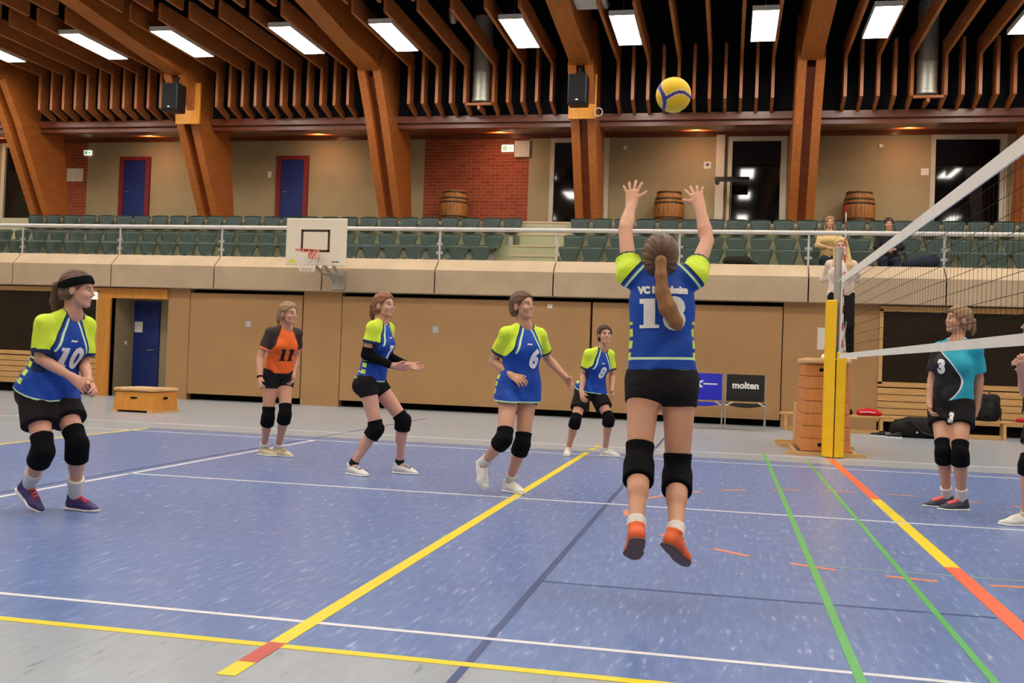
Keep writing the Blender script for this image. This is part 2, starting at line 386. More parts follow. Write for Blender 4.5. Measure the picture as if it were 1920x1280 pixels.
# gallery back wall
def gw(x0, x1, mat, label): wallbox('wall_gallery', x0, x1, GY, GY + .2, GZ, 6.9, mat, label)
gw(XL, -21.2, M['beige'], 'gallery wall at the far left')
gw(-19.7, -18.56, M['brick'], 'narrow red brick gallery wall at the left')
gw(-18.56, -8.98, M['beige'], 'beige gallery wall with two blue doors')
gw(-8.98, -6.28, M['brick'], 'red brick gallery wall behind the first barrel')
gw(-6.28, -5.72, M['beige'], 'beige gallery wall strip right of the brick')
gw(-4.3, -1.42, M['beige'], 'beige gallery wall behind the middle barrel')
gw(-.1, 3.14, M['beige'], 'beige gallery wall behind the third barrel')
gw(4.72, XR, M['beige'], 'beige gallery wall at the far right')
for n, x0, x1, la in ((3, -21.2, -19.7, 'dark gallery window at the far left'), (4, -5.72, -4.3, 'dark gallery window beside the brick wall'), (5, -1.42, -.1, 'dark gallery glass door behind the stand'), (6, 3.14, 4.72, 'dark gallery window at the right')):
    w = MB().box(x0, x1, GY + .06, GY + .1, GZ, 6.9).build('window_%d' % n, M['dark_glass']); struct(w, la, 'window')
    f = MB().box(x0 - .02, x0 + .08, GY - .03, GY + .05, GZ, 6.62).box(x1 - .12, x1 + .02, GY - .03, GY + .05, GZ, 6.62).box(x0 + .08, x1 - .12, GY - .026, GY + .05, 6.5, 6.6)
    f.build('window_frame', M['white_metal'], w)
struct(MB().box(-1.72, -1.52, GY - .14, GY, GZ, 6.62).build('trim_5', M['white_metal']), 'pale post beside the dark glass door', 'trim')
for n, x0, x1, la in ((2, -17.52, -16.66, 'dark blue gallery door with red frame, the left one'), (3, -12.96, -12.12, 'dark blue gallery door with red frame above the basketball board')):
    d = MB().box(x0 + .1, x1 - .1, GY - .03, GY - .002, GZ, 6.12).build('door_%d' % n, M['door_blue']); struct(d, la, 'door')
    MB().box(x0 - .02, x0 + .1, GY - .07, GY - .001, GZ, 6.2).box(x1 - .1, x1 + .02, GY - .07, GY - .001, GZ, 6.2).box(x0 + .1, x1 - .1, GY - .07, GY - .001, 6.1, 6.2).build('door_frame', M['door_red'], d)
    MB().tube([(x0 + .2, GY - .03, 5.25), (x0 + .2, GY - .08, 5.25), (x0 + .3, GY - .08, 5.25)], .014).build('door_handle', M['steel'], d)
# soffit, edge beam
struct(MB().prism_x(XL, XR, [(18.9, 6.33), (18.9, 6.58), (19.1, 6.62), (GY + .2, 7.0), (GY + .2, 6.74), (19.15, 6.36), (19.1, 6.33)]).build('ceiling_soffit', M['soffit']), 'reddish timber soffit over the gallery', 'ceiling')
struct(MB().box(XL, XR, 18.82, 18.9, 6.44, 6.6).build('beam_edge', M['soffit'], bevel=.006), 'long timber edge beam where the baffles end', 'beam')
struct(MB().box(XL, XR, GY - .05, GY + .02, 6.6, 6.74).build('trim_7', M['soffit']), 'dark timber frieze on top of the gallery wall', 'trim')
# outer shell
wallbox('wall_front', XL, XR, YN - .2, YN, 0, 10, M['beige'], 'hall wall behind the camera')
wallbox('wall_left', XL - .2, XL, YN, GY, 0, 10, M['beige'], 'hall end wall on the left')
wallbox('wall_right', XR, XR + .2, YN, GY, 0, 10, M['beige'], 'hall end wall on the right')
struct(MB().box(XL, XR, YN, GY + .2, 9.6, 9.8).build('ceiling', M['black_ceiling']), 'black ceiling above the timber baffles', 'ceiling')
struct(MB().box(XL, XR, GY - .3, GY + .2, 6.95, 9.6).box(XL, XR, 18.9, 19.0, 6.62, 9.6).build('wall_upper', M['black_ceiling']), 'black wall above the soffit', 'wall')

# glulam frames
CX = [.16 + 4.67 * k for k in range(-5, 4)]
prof = [(19.4, GZ), (18.15, 6.42), (17.55, 7.3), (13.9, 7.65), (8.0, 8.1), (2.0, 8.4), (-8.0, 8.4), (-8.0, 9.5), (2.0, 9.5), (8.0, 9.3), (14.0, 8.75), (18.2, 8.3), (19.2, 7.55), (19.75, 6.7), (20.2, GZ)]
def strip_prism(m, x0, x1, poly, idx):          # concave profile split into convex strips
    n = len(poly); vs = [(x0, y, z) for y, z in poly] + [(x1, y, z) for y, z in poly]
    fs = [t for t in idx] + [tuple(i + n for i in t)[::-1] for t in idx] + [(i, (i + 1) % n, n + (i + 1) % n, n + i) for i in range(n)]
    m.add(vs, fs)
leg_p = [(19.4, GZ), (18.15, 6.42), (17.55, 7.3), (17.9, 8.35), (18.2, 8.3), (19.2, 7.55), (19.75, 6.7), (20.2, GZ)]
raf_p = [(17.62, 7.32), (13.9, 7.65), (8.0, 8.1), (2.0, 8.4), (-8.0, 8.4), (-8.0, 9.5), (2.0, 9.5), (8.0, 9.3), (14.0, 8.75), (18.0, 8.3)]
for k, cx in enumerate(CX):
    r = thing('column_frame', (cx, 19.6, GZ), 'twin glulam timber column with rafter, number %d from the left' % (k + 1), 'column', 'glulam frames'); tag(r, kind='structure')
    for s_ in (-1, 1):
        m = MB(); strip_prism(m, .09 * s_, .27 * s_, [(y - 19.6, z - GZ) for y, z in leg_p], [(0, 1, 6, 7), (1, 2, 5, 6), (2, 3, 4, 5)]); m.build('glulam_member', M['glulam'], r)
    m = MB(); strip_prism(m, -.21, .21, [(y - 19.6, z - GZ) for y, z in raf_p], [(0, 1, 8, 9), (1, 2, 7, 8), (2, 3, 6, 7), (3, 4, 5, 6)]); m.build('rafter', M['glulam'], r)
    m = MB(); m.prism_x(-.09, .09, [(-.05, .02), (-1.15, 2.2), (-1.75, 3.0), (-1.2, 3.6), (.1, 2.4), (.5, .02)]); m.build('filler', M['glulam_h'], r)
# baffles
def baffle(bx, long, second, short_bottom=False):
    w = .032; m = MB()
    if not short_bottom:
        m.prism_x(bx - w, bx + w, [(18.2, 6.73), (18.2, 7.55), (18.2, 7.9), (18.5, 7.9), (18.5, 6.8), (18.82, 6.68), (18.82, 6.56)])
    if long:
        m.prism_x(bx - w, bx + w, [(14.62, 7.56), (14.62, 7.9), (18.2, 7.9), (18.2, 7.55)])
    if second:
        m.prism_x(bx - w, bx + w, [(10.5, 7.63), (10.5, 7.98), (14.34, 7.98), (14.34, 7.63)])
    return m
bays = list(zip(CX[:-1], CX[1:]))
for k, (a, b) in enumerate(bays):
    for i in range(11):
        bx = a + .72 + .323 * i
        duct = (i == 5 and k in (3, 5))
        if duct: continue
        o = baffle(bx, i % 2 == 0, i % 2 == 0).build('ceiling_baffle', M['baffle'], base=(bx, 18.2, 6.6))
        struct(o, 'thin timber ceiling baffle, %s from the left in bay %d' % (ORD[i + 1], k + 1), 'baffle', 'timber ceiling baffles')
# luminaires
LX = []
for k, (a, b) in enumerate(bays):
    for i in (1, 9): LX.append(a + .78 + .323 * i)
def luminaire(x, y, z):
    r = thing('ceiling_light', (x, y, z), None, 'ceiling light', 'ceiling light panels')
    m = MB().box(-.24, .24, -.9, .9, .012, .09).box(-.24, -.226, -.9, .9, -.004, .014).box(.226, .24, -.9, .9, -.004, .014).box(-.226, .226, -.9, -.886, -.004, .014).box(-.226, .226, .886, .9, -.004, .014)
    m.build('housing', M['lamp_body'], r)
    MB().box(-.226, .226, -.886, .886, 0, .011).build('diffuser', M['lamp'], r)
    m = MB()
    for q in (-.6, .6): m.tube([(0, q, .08), (0, q, .5)], .006, 6)
    m.build('hanger', M['steel'], r)
    return r
L0 = luminaire(LX[0], 15.98, 7.5)
vis = [i for i, x in enumerate(LX) if -18.5 < x < 6.0]
for i, x in enumerate(LX):
    o = L0 if i == 0 else copy_tree(L0, None, (x, 15.98, 7.5))
    j = vis.index(i) if i in vis else None
    o['label'] = 'bright ceiling light panel, %s from the left in the row' % ORD[j + 1] if j is not None else 'bright ceiling light panel beyond the edge of the photo'
for row, (y, z) in enumerate(((9.0, 8.0), (3.0, 8.2), (-3.5, 8.2))):
    for i in range(0, len(LX)):
        o = copy_tree(L0, None, (LX[i], y, z)); o['label'] = 'bright ceiling light panel in the rows above the court'; o['group'] = 'ceiling light panels above the court'

# gallery downlights
for k, (a, b) in enumerate(bays):
    x = (a + b) / 2
    r = thing('soffit_lamp', (x, 20.95, 6.655), 'warm lamp glowing under the gallery soffit, %s from the left' % ORD[k + 1], 'lamp', 'warm gallery soffit lamps')
    m = MB().lathe([(.0, .06), (.1, .06), (.11, 0), (.09, -.01), (0, -.012)], n=20); m.build('lamp_cup', M['barrel_band'], r, True)
    ld = bpy.data.lights.new('soffit_glow_spot', 'SPOT'); ld.spot_size = math.radians(150); ld.spot_blend = .9; ld.energy = 150; ld.color = (1, .55, .2); ld.shadow_soft_size = .03
    lo = bpy.data.objects.new('soffit_glow_spot', ld); C.objects.link(lo); lo.parent = r; lo.rotation_euler = (PI, 0, 0); lo.location = (0, -.5, -.26)  # added spot aimed up, clear of the cup, for the soffit glow
    ld = bpy.data.lights.new('wash', 'SPOT'); ld.energy = 46; ld.color = (1, .86, .62); ld.spot_size = math.radians(150); ld.spot_blend = 1.0; ld.shadow_soft_size = .06
    lo = bpy.data.objects.new('wash', ld); C.objects.link(lo); lo.parent = r; lo.location = (0, -1.1, -.34)  # added spot hung in front of the cup to wash the wall
    lo.rotation_euler = (math.radians(42), 0, 0)

# ducts
for k in (3, 5):
    a, b = bays[k]; x = a + .72 + .323 * 5
    r = thing('ventilation_duct', (x, 18.48, 6.8), 'round steel ventilation duct between the baffles ' + ('left of the middle column' if k == 3 else 'at the right'), 'duct', 'ventilation ducts')
    MB().lathe([(.2, 0), (.215, 0), (.215, .08), (.205, .09), (.205, .62), (.215, .63), (.215, .67), (.205, .68), (.205, 1.9)], n=28).build('pipe', M['duct'], r, True)
    MB().box(-.29, .29, -.27, -.2, -.12, -.07).box(-.03, .03, -.25, .3, -.2, -.1).build('trimmer', M['baffle'], r)
# speakers on boards
for k, la in ((1, 'black loudspeaker on the second column from the left'), (3, 'black loudspeaker on the middle column')):
    pass
def speaker(cx, label, ring):
    r = thing('loudspeaker', (cx, 17.4, 6.75), label, 'loudspeaker', 'column loudspeakers')
    m = MB().box(-.2, .2, -.2, .2, -.33, .3); m.build('cabinet', M['black'], r, bevel=.03)
    m = MB().box(-.175, .175, -.212, -.2, -.3, .27); m.build('grille', M['black_cloth'], r, bevel=.01)
    m = MB().tube([(0, .05, .3), (0, .1, .48), (0, .3, .52)], .03, 8).box(-.06, .06, .28, .32, .42, .62); m.build('bracket', M['black'], r)
    MB().box(-.025, .025, -.216, -.211, -.26, -.235).build('badge', M['white'], r)
    struct(MB().box(cx - .3, cx + .3, 18.02, 18.08, 6.3, 7.25).build('trim_6', M['speaker_board'], bevel=.004), 'yellow timber board behind the ' + label.split(' on ')[0] + ' on ' + label.split(' on ')[1], 'board')
    if ring:
        mm = MB(); pts = [(cx + .36 + .085 * math.cos(a), 17.95, 6.42 + .085 * math.sin(a)) for a in [2 * PI * q / 20 for q in range(21)]]
        mm.tube(pts, .012, 6); tag(mm.build('cable_coil', M['white_metal'], smooth=True, base=(cx + .36, 17.95, 6.42)), 'coiled pale cable beside the loudspeaker', 'cable')
speaker(CX[2] + .1, 'black loudspeaker on the second column from the left', False)
speaker(CX[4], 'black loudspeaker on the middle column', True)
# ceiling unit (white sheet metal box) high beside the middle rafter
r = thing('air_unit', (CX[4] + .55, 15.3, 7.75), 'grey white ventilation unit hanging high beside the middle rafter', 'ventilation unit')
m = MB().prism_x(-.32, .28, [(-2.2, -.05), (.0, -.05), (.25, .08), (.25, .45), (-2.2, .45)]); m.build('casing', M['lamp_body'], r, bevel=.02)
m = MB()
for q in range(4): m.box(.281, .29, -.9 + q * .26, -.72 + q * .26, .05, .3)
m.build('vent', M['black'], r)
m = MB().tube([(-.1, .1, -.05), (-.1, .1, -.25)], .01, 6); m.build('cable', M['black'], r)
# spotlight seen between the baffles
r = thing('spotlight', (-6.75, 15.6, 7.75), 'small grey spotlight between the baffles left of the middle column', 'spotlight')
MB().lathe([(.0, -.12), (.05, -.12), (.09, 0), (.1, .16), (.085, .17), (0, .15)], n=18).build('shade', M['steel'], r, True)
MB().tube([(0, 0, .15), (0, 0, .6)], .02, 8).build('stem', M['black'], r)

# ------------------------------------------------------------------ gallery furniture
# seats
def seat_proto():
    r = thing('stadium_seat', (0, 0, 0), None, 'seat')
    # shell: one curved sheet from back to front lip
    prof = [(.20, .42), (.19, .36), (.165, .22), (.14, .1), (.1, .04), (-.02, .015), (-.14, .03), (-.2, .055), (-.215, .035)]
    hw = [.222, .228, .19, .15, .13, .14, .15, .15, .145]
    nx = 9; V = []; Fc = []
    for (y, z), w in zip(prof, hw):
        for i in range(nx):
            u = -1 + 2 * i / (nx - 1); V.append((u * w, y - .035 * u * u * (1 if z > .1 else .3), z + .03 * u * u * (0 if z > .1 else 1) - (.03 * u ** 4 if z > .4 else 0)))
    for j in range(len(prof) - 1):
        for i in range(nx - 1): Fc.append((j * nx + i, j * nx + i + 1, (j + 1) * nx + i + 1, (j + 1) * nx + i))
    m = MB().add(V, Fc); o = m.build('shell', M['seat_green'], r, 'all'); s = o.modifiers.new('t', 'SOLIDIFY'); s.thickness = .012
    MB().box(-.05, .05, .02, .2, -.28, .02).box(-.12, .12, .1, .19, -.3, -.26).build('bracket', M['steel'], r)
    return r
S0 = seat_proto(); first = True
rows = [('front', 17.45, 3.1), ('middle', 18.17, 3.42), ('top', 18.95, 3.9)]
for rn, y, z in rows:
    for block in ('left', 'right'):
        if block == 'left': xs = [-6.42 + (.25 if rn == 'top' else .0) - .49 * i for i in range(26)]
        else: xs = [-4.62 + .49 * i for i in range(20)]
        if rn == 'front' and block == 'left': xs = [x - .1 for x in xs]
        for i, x in enumerate(xs):
            if x < -18.7: continue
            o = S0 if first else copy_tree(S0); first = False
            o.location = (x, y, z); o['group'] = 'green stadium seats'
            o['label'] = 'dark green stadium seat, %s row, %s seat %s of the stair' % (rn, ORD[i + 1], 'left' if block == 'left' else 'right')
# balustrade: each post a part, glass panels, one hand rail
r = thing('balustrade', (0, 16.62, 3.1), 'glass balustrade with steel handrail along the gallery front', 'railing')
MB().tube([(XL + .2, 0, .62), (XR - .2, 0, .62)], .044, 12).build('handrail', M['rail'], r, True)
for x in JX:
    MB().box(x - .018, x + .018, -.012, .012, -.3, .6).build('post', M['rail'], r)
    m = MB()
    for dx in (-.045, .045):
        for z in (.14, .32): m.box(x + dx - .022, x + dx + .022, -.02, .02, z - .025, z + .025)
    m.build('glass_clamp', M['steel'], r, bevel=.004)
for a, b in zip(JX[:-1], JX[1:]):
    mid = (a + b) / 2
    MB().box(a + .05, mid - .006, -.004, .004, .04, .5).build('glass_panel', M['glass'], r)
    MB().box(mid + .006, b - .05, -.004, .004, .04, .5).build('glass_panel', M['glass'], r)
# barrels
def barrel():
    r = thing('wine_barrel', (0, 0, 0), None, 'barrel', 'oak barrels on the gallery')
    P = [(.0, .03), (.255, .03), (.255, 0), (.275, 0)] + [(.275 + .085 * math.sin(PI * q / 14), .95 * q / 14) for q in range(1, 14)] + [(.275, .95), (.255, .95), (.255, .92), (0, .92)]
    MB().lathe(P, n=32).build('staves', M['oak'], r, True)
    for z in (.05, .2, .3, .65, .75, .9):
        rr = .275 + .085 * math.sin(PI * z / .95)
        MB().lathe([(rr, z - .022), (rr + .006, z - .022), (rr + .006, z + .022), (rr, z + .022)], n=32).build('hoop', M['barrel_band'], r, True)
    MB().lathe([(0, .0), (.025, .0), (.02, .03), (0, .035)], (0, -.358, .475), 12, axis='y').build('bung', M['black'], r)
    return r
B0 = barrel()
for i, (x, la) in enumerate(((-8.03, 'oak barrel in front of the red brick wall'), (-2.77, 'oak barrel behind the jumping player\'s raised hands'), (1.52, 'oak barrel behind the seated spectators at the right'))):
    o = B0 if i == 0 else copy_tree(B0); o.location = (x, 20.8, GZ); o['label'] = la
# music stand
r = thing('music_stand', (-1.36, 20.6, GZ), 'black stand with flat tray top in front of the dark glass door', 'stand')
m = MB().tube([(0, 0, .1), (0, 0, 1.15)], .014, 8); m.build('pole', M['black'], r)
m = MB()
for a in (90, 210, 330): m.tube([(0, 0, .2), (.3 * math.cos(math.radians(a)), .3 * math.sin(math.radians(a)), .012)], .01, 6)
m.build('tripod', M['black'], r)
MB().prism_x(-.36, .42, [(-.17, 1.12), (-.17, 1.17), (.17, 1.30), (.17, 1.25)]).build('tray', M['black'], r, bevel=.01)
MB().lathe([(.0, 0), (.05, 0), (.05, .03), (0, .03)], (-.3, -.15, 1.1), 14, axis='y').build('knob', M['black'], r)
# signs and small wall things
def exit_sign(loc, label, w=.3, h=.15, facing='y'):
    r = thing('exit_sign', loc, label, 'exit sign', 'green exit signs')
    MB().box(-w / 2, w / 2, -.04, 0, -h / 2, h / 2).build('sign_box', M['sign_white'], r)
    m = MB(); z = -.043
    m.prism_y(-.044, -.0405, [(-w * .42, -h * .36), (-w * .02, -h * .36), (-w * .02, h * .36), (-w * .42, h * .36)])
    m.prism_y(-.044, -.0405, [(w * .06, -.012), (w * .24, -.012), (w * .24, -h * .3), (w * .44, 0), (w * .24, h * .3), (w * .24, .012), (w * .06, .012)])
    m.build('pictogram', M['sign_green'], r)
    return r
exit_sign((-18.55, GY - .002, 6.32), 'small green exit sign beside the left blue gallery door', .22, .13)
exit_sign((-6.83, GY - .002, 6.36), 'green exit sign on the red brick wall', .3, .17)
exit_sign((-14.98, WY - .032, 2.18), 'small green exit sign above the lower dark window', .15, .16)
def plate(name, x, z, w, h, y, mat, label, cat, d=.012):
    return tag(MB().box(x - w / 2, x + w / 2, y - d, y - .001, z - h / 2, z + h / 2).build(name, mat, base=(x, y, z), bevel=.003), label, cat)
plate('notice_board', -18.93, 5.72, .5, .36, GY, M['paper'], 'white notice on the narrow brick wall at the far left', 'notice')
plate('air_grille', -6.45, 6.33, .38, .4, GY, M['lamp_body'], 'pale ventilation box beside the exit sign on the brick wall', 'ventilation box', .1)
r = plate('information_sign', -1.92, 5.92, .17, .17, GY, M['paper'], 'small white sign with blue mark on the beige gallery wall', 'sign')
MB().prism_y(-.02, -.0125, [(-.05, .0), (.02, -.03), (.05, .04), (0, .05)]).build('pictogram', M['door_blue'], r)
plate('wall_switch', 3.0, 5.75, .17, .16, GY, M['white'], 'white wall switch box left of the right gallery window', 'switch')
plate('wall_switch', -13.2, 5.72, .1, .16, GY, M['white'], 'small white wall switch left of the second blue gallery door', 'switch')
plate('wall_detector', 2.02, 6.35, .08, .08, GY, M['white'], 'tiny round white detector high on the right beige gallery wall', 'detector', .05)
plate('wall_detector', -3.9, 6.35, .08, .08, GY, M['white'], 'tiny round white detector high beside the middle column', 'detector', .05)
plate('wall_plate', -4.81, 2.2, .1, .08, WY - .02, M['white'], 'small white plate high on the tan sliding panel', 'plate')
for x, la in ((-11.3, 'recessed square panel handle on the left sliding panel'), (-7.16, 'recessed square panel handle on the widest sliding panel')):
    r = thing('panel_handle', (x, WY - .02, 1.66), la, 'handle', 'recessed panel handles')
    MB().box(-.07, .07, -.012, -.001, -.07, -.05).box(-.07, .07, -.012, -.001, .05, .07).box(-.07, -.05, -.012, -.001, -.05, .05).box(.05, .07, -.012, -.001, -.05, .05).build('rim', M['steel'], r)
    MB().box(-.05, .05, -.006, -.001, -.05, .05).box(-.03, .03, -.014, -.001, -.008, .008).build('grip', M['lamp_body'], r)
plate('paper_sheet', .68, 1.71, .66, .42, WY, M['paper'], 'white paper sheet on the tan wall behind the umpire\'s legs', 'paper', .006)

# basketball board on the gallery front
r = thing('basketball_hoop', (-9.22, 15.1, 2.8), 'white basketball board with orange rim on the gallery front', 'basketball hoop')
MB().box(-.63, .63, 0, .04, 0, .92).build('backboard', M['board'], r, bevel=.03)
m = MB(); z0, z1 = .26, .7
m.box(-.31, .29, -.004, -.0005, z1 - .045, z1).box(-.31, .29, -.004, -.0005, z0, z0 + .045).box(-.31, -.265, -.004, -.0005, z0, z1).box(.245, .29, -.004, -.0005, z0, z1)
m.build('target_square', M['board_line'], r)
tag(MB().prism_y(-.004, -.0005, [(-.57, .06), (-.45, .04), (-.38, .07), (-.44, .11), (-.5, .12)]).build('sticker', M['lime'], r), 'yellow sticker')
m = MB(); xx = .34
for w in (.03, .02, .035, .02, .03, .02): m.box(xx, xx + w * .7, -.004, -.0005, .06, .085); xx += w
m.build('lettering', M['board_line'], r)
rr = .225; m = MB().tube([(rr * math.cos(q * 2 * PI / 28), -.16 - rr + rr * math.sin(q * 2 * PI / 28), .25) for q in range(29)], .01, 8)
rim = m.build('rim', M['hoop'], r, True)
MB().box(-.08, .08, -.17, -.002, .12, .25).build('rim_bracket', M['hoop'], r, bevel=.02)
m = MB()
for q in range(12):
    for s in (-1, 1):
        pts = []
        for k in range(7):
            f = k / 6; rad = rr * (1 - .42 * f); a = 2 * PI * (q + s * f * 1.5) / 12
            pts.append((rad * math.cos(a), -.16 - rr + rad * math.sin(a), .24 - .4 * f))
        m.tube(pts, .0045, 4, cap=False)
m.build('net', M['tape'], r)
m = MB()
for x in (-.06, .12): m.tube([(x, .04, .45), (x, .2, .3), (x, 1.2, -.25)], .03, 8).tube([(x, .04, .06), (x, .5, -.1), (x, 1.22, -.12)], .03, 8)
m.box(-.12, .18, 1.14, 1.24, -.38, 0); m.build('wall_bracket', M['steel'], r)

# ------------------------------------------------------------------ net, posts, ball
NE = 9.0
r = thing('volleyball_net', (0, 4.5, 0), 'black volleyball net with white tapes across the hall', 'net')
m = MB()
for k in range(0, 96): m.box(-.0008, .0008, NE - .1 * k - .0008 - 4.5, NE - .1 * k + .0008 - 4.5, 1.31, 2.2)
for k in range(10): m.box(-.001, .001, -.5 - 4.5, NE - 4.5, 1.31 + .099 * k - .0013, 1.31 + .099 * k + .0013)
m.build('mesh', M['cord'], r)
N = 24
def tape(z0, z1, sag, w=.006):
    V = []; Fc = []
    for i in range(N + 1):
        y = -.5 - 4.5 + 9.6 * i / N; u = i / N; dz = -sag * 4 * u * (1 - u)
        V += [(-w, y, z0 + dz), (w, y, z0 + dz), (w, y, z1 + dz), (-w, y, z1 + dz)]
    for i in range(N):
        o = 4 * i
        for j in range(4): Fc.append((o + j, o + (j + 1) % 4, o + 4 + (j + 1) % 4, o + 4 + j))
    Fc += [(0, 1, 2, 3), (4 * N, 4 * N + 3, 4 * N + 2, 4 * N + 1)]
    return MB().add(V, Fc)
tape(2.16, 2.245, .01).build('top_tape', M['tape'], r)
tape(1.265, 1.32, .0).build('bottom_tape', M['tape'], r)
MB().box(-.008, .008, 9.05 - 4.5, 9.11 - 4.5, 1.27, 2.24).build('side_tape', M['tape'], r)
MB().tube([(0, 4.6, 2.22), (.05, 5.58, 2.26)], .006, 6).tube([(0, 4.6, 1.29), (.05, 5.58, 1.26)], .005, 6).build('cord', M['tape'], r)
m = MB(); m2 = MB()
for k in range(18):
    (m if k % 2 == 0 else m2).tube([(.012, 4.52, 1.29 + .1 * k), (.012, 4.52, 1.39 + .1 * k)], .006, 8)
a = m.build('antenna', M['print_white'], r); tag(m2.build('antenna_band', M['red_stick'], a), 'red bands')
def netpost(y, label, sgn):
    r = thing('net_post', (.05, y, 0), label, 'net post', 'volleyball net posts')
    MB().tube([(0, 0, 0), (0, 0, 2.7)], .045, 16).build('pole', M['steel'], r, True)
    MB().box(.02, .06, -.09, -.045, .9, 2.0).build('tensioner', M['steel'], r)
    m = MB().prism_z(0.01, 2.02, [(-.135, -.06), (-.01, -.13), (-.01, -.055), (-.05, -.05), (-.05, .08), (-.135, .08)]); m.build('pad', M['yellow_pad'], r, bevel=.012)
    m = MB().prism_z(0.01, 1.36, [(.005, -.13), (.13, -.06), (.13, .08), (.055, .08), (.055, -.05), (.005, -.055)]); m.build('pad', M['yellow_pad'], r, bevel=.012)
    MB().box(-.05, .06, -.075, -.05, .9, 1.42).build('strap', M['green_stripe'], r)
    MB().tube([(.06, -.08, 1.2), (.11, -.1, 1.75)], .008, 6).build('winch_handle', M['steel'], r)
    return r
netpost(10.12, 'net post with thick yellow padding in front of the wooden vaulting box', 1)
netpost(-1.1, 'net post with yellow padding beyond the right edge of the photo', -1)
# ball
V = []; Fc = []; nu, nv = 112, 72
for j in range(nv + 1):
    th = PI * j / nv
    for i in range(nu): V.append((.105 * math.sin(th) * math.cos(2 * PI * i / nu), .105 * math.sin(th) * math.sin(2 * PI * i / nu), .105 * math.cos(th)))
for j in range(nv):
    for i in range(nu): Fc.append((j * nu + i, j * nu + (i + 1) % nu, (j + 1) * nu + (i + 1) % nu, (j + 1) * nu + i))
o = MB().add(V, Fc).build('volleyball', M['ball'], smooth='all'); o.location = (-1.676, 2.56, 2.74)
tag(o, 'yellow volleyball with blue bands flying above the setter\'s hands', 'ball')
me = o.data; pv = np.array([v.co for v in me.vertices]) / .105
c1, s1 = math.cos(.5), math.sin(.5)
band = np.maximum((np.abs(pv[:, 0] + .62 + .18 * np.sin(3 * pv[:, 2])) < .11), (np.abs(pv[:, 2] + .22 - .16 * np.sin(3.2 * pv[:, 0])) < .09) & (pv[:, 0] > -.6))
pale = (np.abs(pv[:, 0] + .62 + .18 * np.sin(3 * pv[:, 2])) < .16) | ((np.abs(pv[:, 2] + .22 - .16 * np.sin(3.2 * pv[:, 0])) < .15) & (pv[:, 0] > -.6))
for nm, arr in (('band', band), ('pale', pale)):
    at_ = me.attributes.new(nm, 'FLOAT', 'POINT'); at_.data.foreach_set('value', arr.astype(np.float32))

# ------------------------------------------------------------------ things on the hall floor
# low vaulting box
r = thing('low_vaulting_box', (-11.02, 12.3, 0), 'low wooden vaulting box standing alone by the niche', 'vaulting box'); r.rotation_euler = (0, 0, math.radians(-3))
def tapered(x, y, x2, y2, z0, z1):
    V = [(-x, -y, z0), (x, -y, z0), (x, y, z0), (-x, y, z0), (-x2, -y2, z1), (x2, -y2, z1), (x2, y2, z1), (-x2, y2, z1)]
    return MB().add(V, [(0, 3, 2, 1), (4, 5, 6, 7), (0, 1, 5, 4), (1, 2, 6, 5), (2, 3, 7, 6), (3, 0, 4, 7)])
tapered(.39, .37, .36, .34, .03, .34).build('box_body', M['orange_wood'], r, bevel=.006)
m = tapered(.39, .38, .385, .375, .35, .41); m.build('padded_top', M['leather'], r, bevel=.025)
MB().box(-.39, -.29, -.39, .39, 0, .035).box(.29, .39, -.39, .39, 0, .035).build('skid', M['pale_wood'], r)
MB().box(.372, .378, -.06, .06, .22, .26).box(-.06, .06, -.362, -.352, .23, .255).build('grip_hole', M['black_gap'], r)
# tall vaulting box with the umpire on top
r = thing('tall_vaulting_box', (-.02, 11.05, 0), 'tall wooden vaulting box under the umpire', 'vaulting box')
n = 7; zt = 1.2
for k in range(n):
    z0 = .06 + (zt - .06) * k / n; z1 = .06 + (zt - .06) * (k + 1) / n - .006; w0 = .315 - .05 * k / n; w1 = .315 - .05 * (k + 1) / n
    sec = tapered(w0, .72 - .06 * k / n, w1, .72 - .06 * (k + 1) / n, z0, z1).build('box_section', M['vault_wood'], r, bevel=.004)
    if k in (0, n - 1):
        yy = -(.72 - .06 * (k + .5) / n) - .004
        MB().box(-.1, .02, yy - .004, yy + .01, (z0 + z1) / 2 - .015, (z0 + z1) / 2 + .025).build('grip_hole', M['black_gap'], sec)
m = tapered(.305, .72, .295, .71, 1.2, 1.275); m.build('padded_top', M['leather'], r, bevel=.03)
MB().box(-.5, .5, -.78, -.7, 0, .05).box(-.5, .5, .5, .58, 0, .05).box(-.4, -.36, -.7, .5, .01, .05).box(.36, .4, -.7, .5, .01, .05).build('skid', M['pale_wood'], r)
# wooden step behind the box
r = thing('wooden_step', (-.27, 12.15, 0), 'pale wooden plank step leaning behind the tall vaulting box', 'step')
MB().box(-.04, .04, -.25, .25, .05, .62).build('plank', M['pale_wood'], r, bevel=.006)
MB().box(-.3, .2, -.3, -.22, 0, .05).box(-.3, .2, .22, .3, 0, .05).build('foot', M['pale_wood'], r)
# benches
def bench(x0, x1, y, label):
    r = thing('gym_bench', ((x0 + x1) / 2, y, 0), label, 'bench', 'wooden gym benches'); h = (x1 - x0) / 2
    MB().box(-h, h, -.14, .14, .29, .325).build('seat_plank', M['pale_wood'], r, bevel=.006)
    MB().box(-h + .1, h - .1, -.05, .05, .0, .07).build('balance_beam', M['pale_wood'], r, bevel=.004)
    for sx in (-1, 1):
        MB().prism_x(sx * (h - .12) - .025, sx * (h - .12) + .025, [(-.14, 0), (.14, 0), (.11, .29), (-.11, .29)]).build('leg', M['pale_wood'], r)
bench(-.35, 1.55, 15.85, 'wooden gym bench partly behind the tall vaulting box')
bench(1.58, 3.6, 15.85, 'wooden gym bench carrying the black backpack')
bench(3.9, 6.3, 15.85, 'wooden gym bench at the right edge')
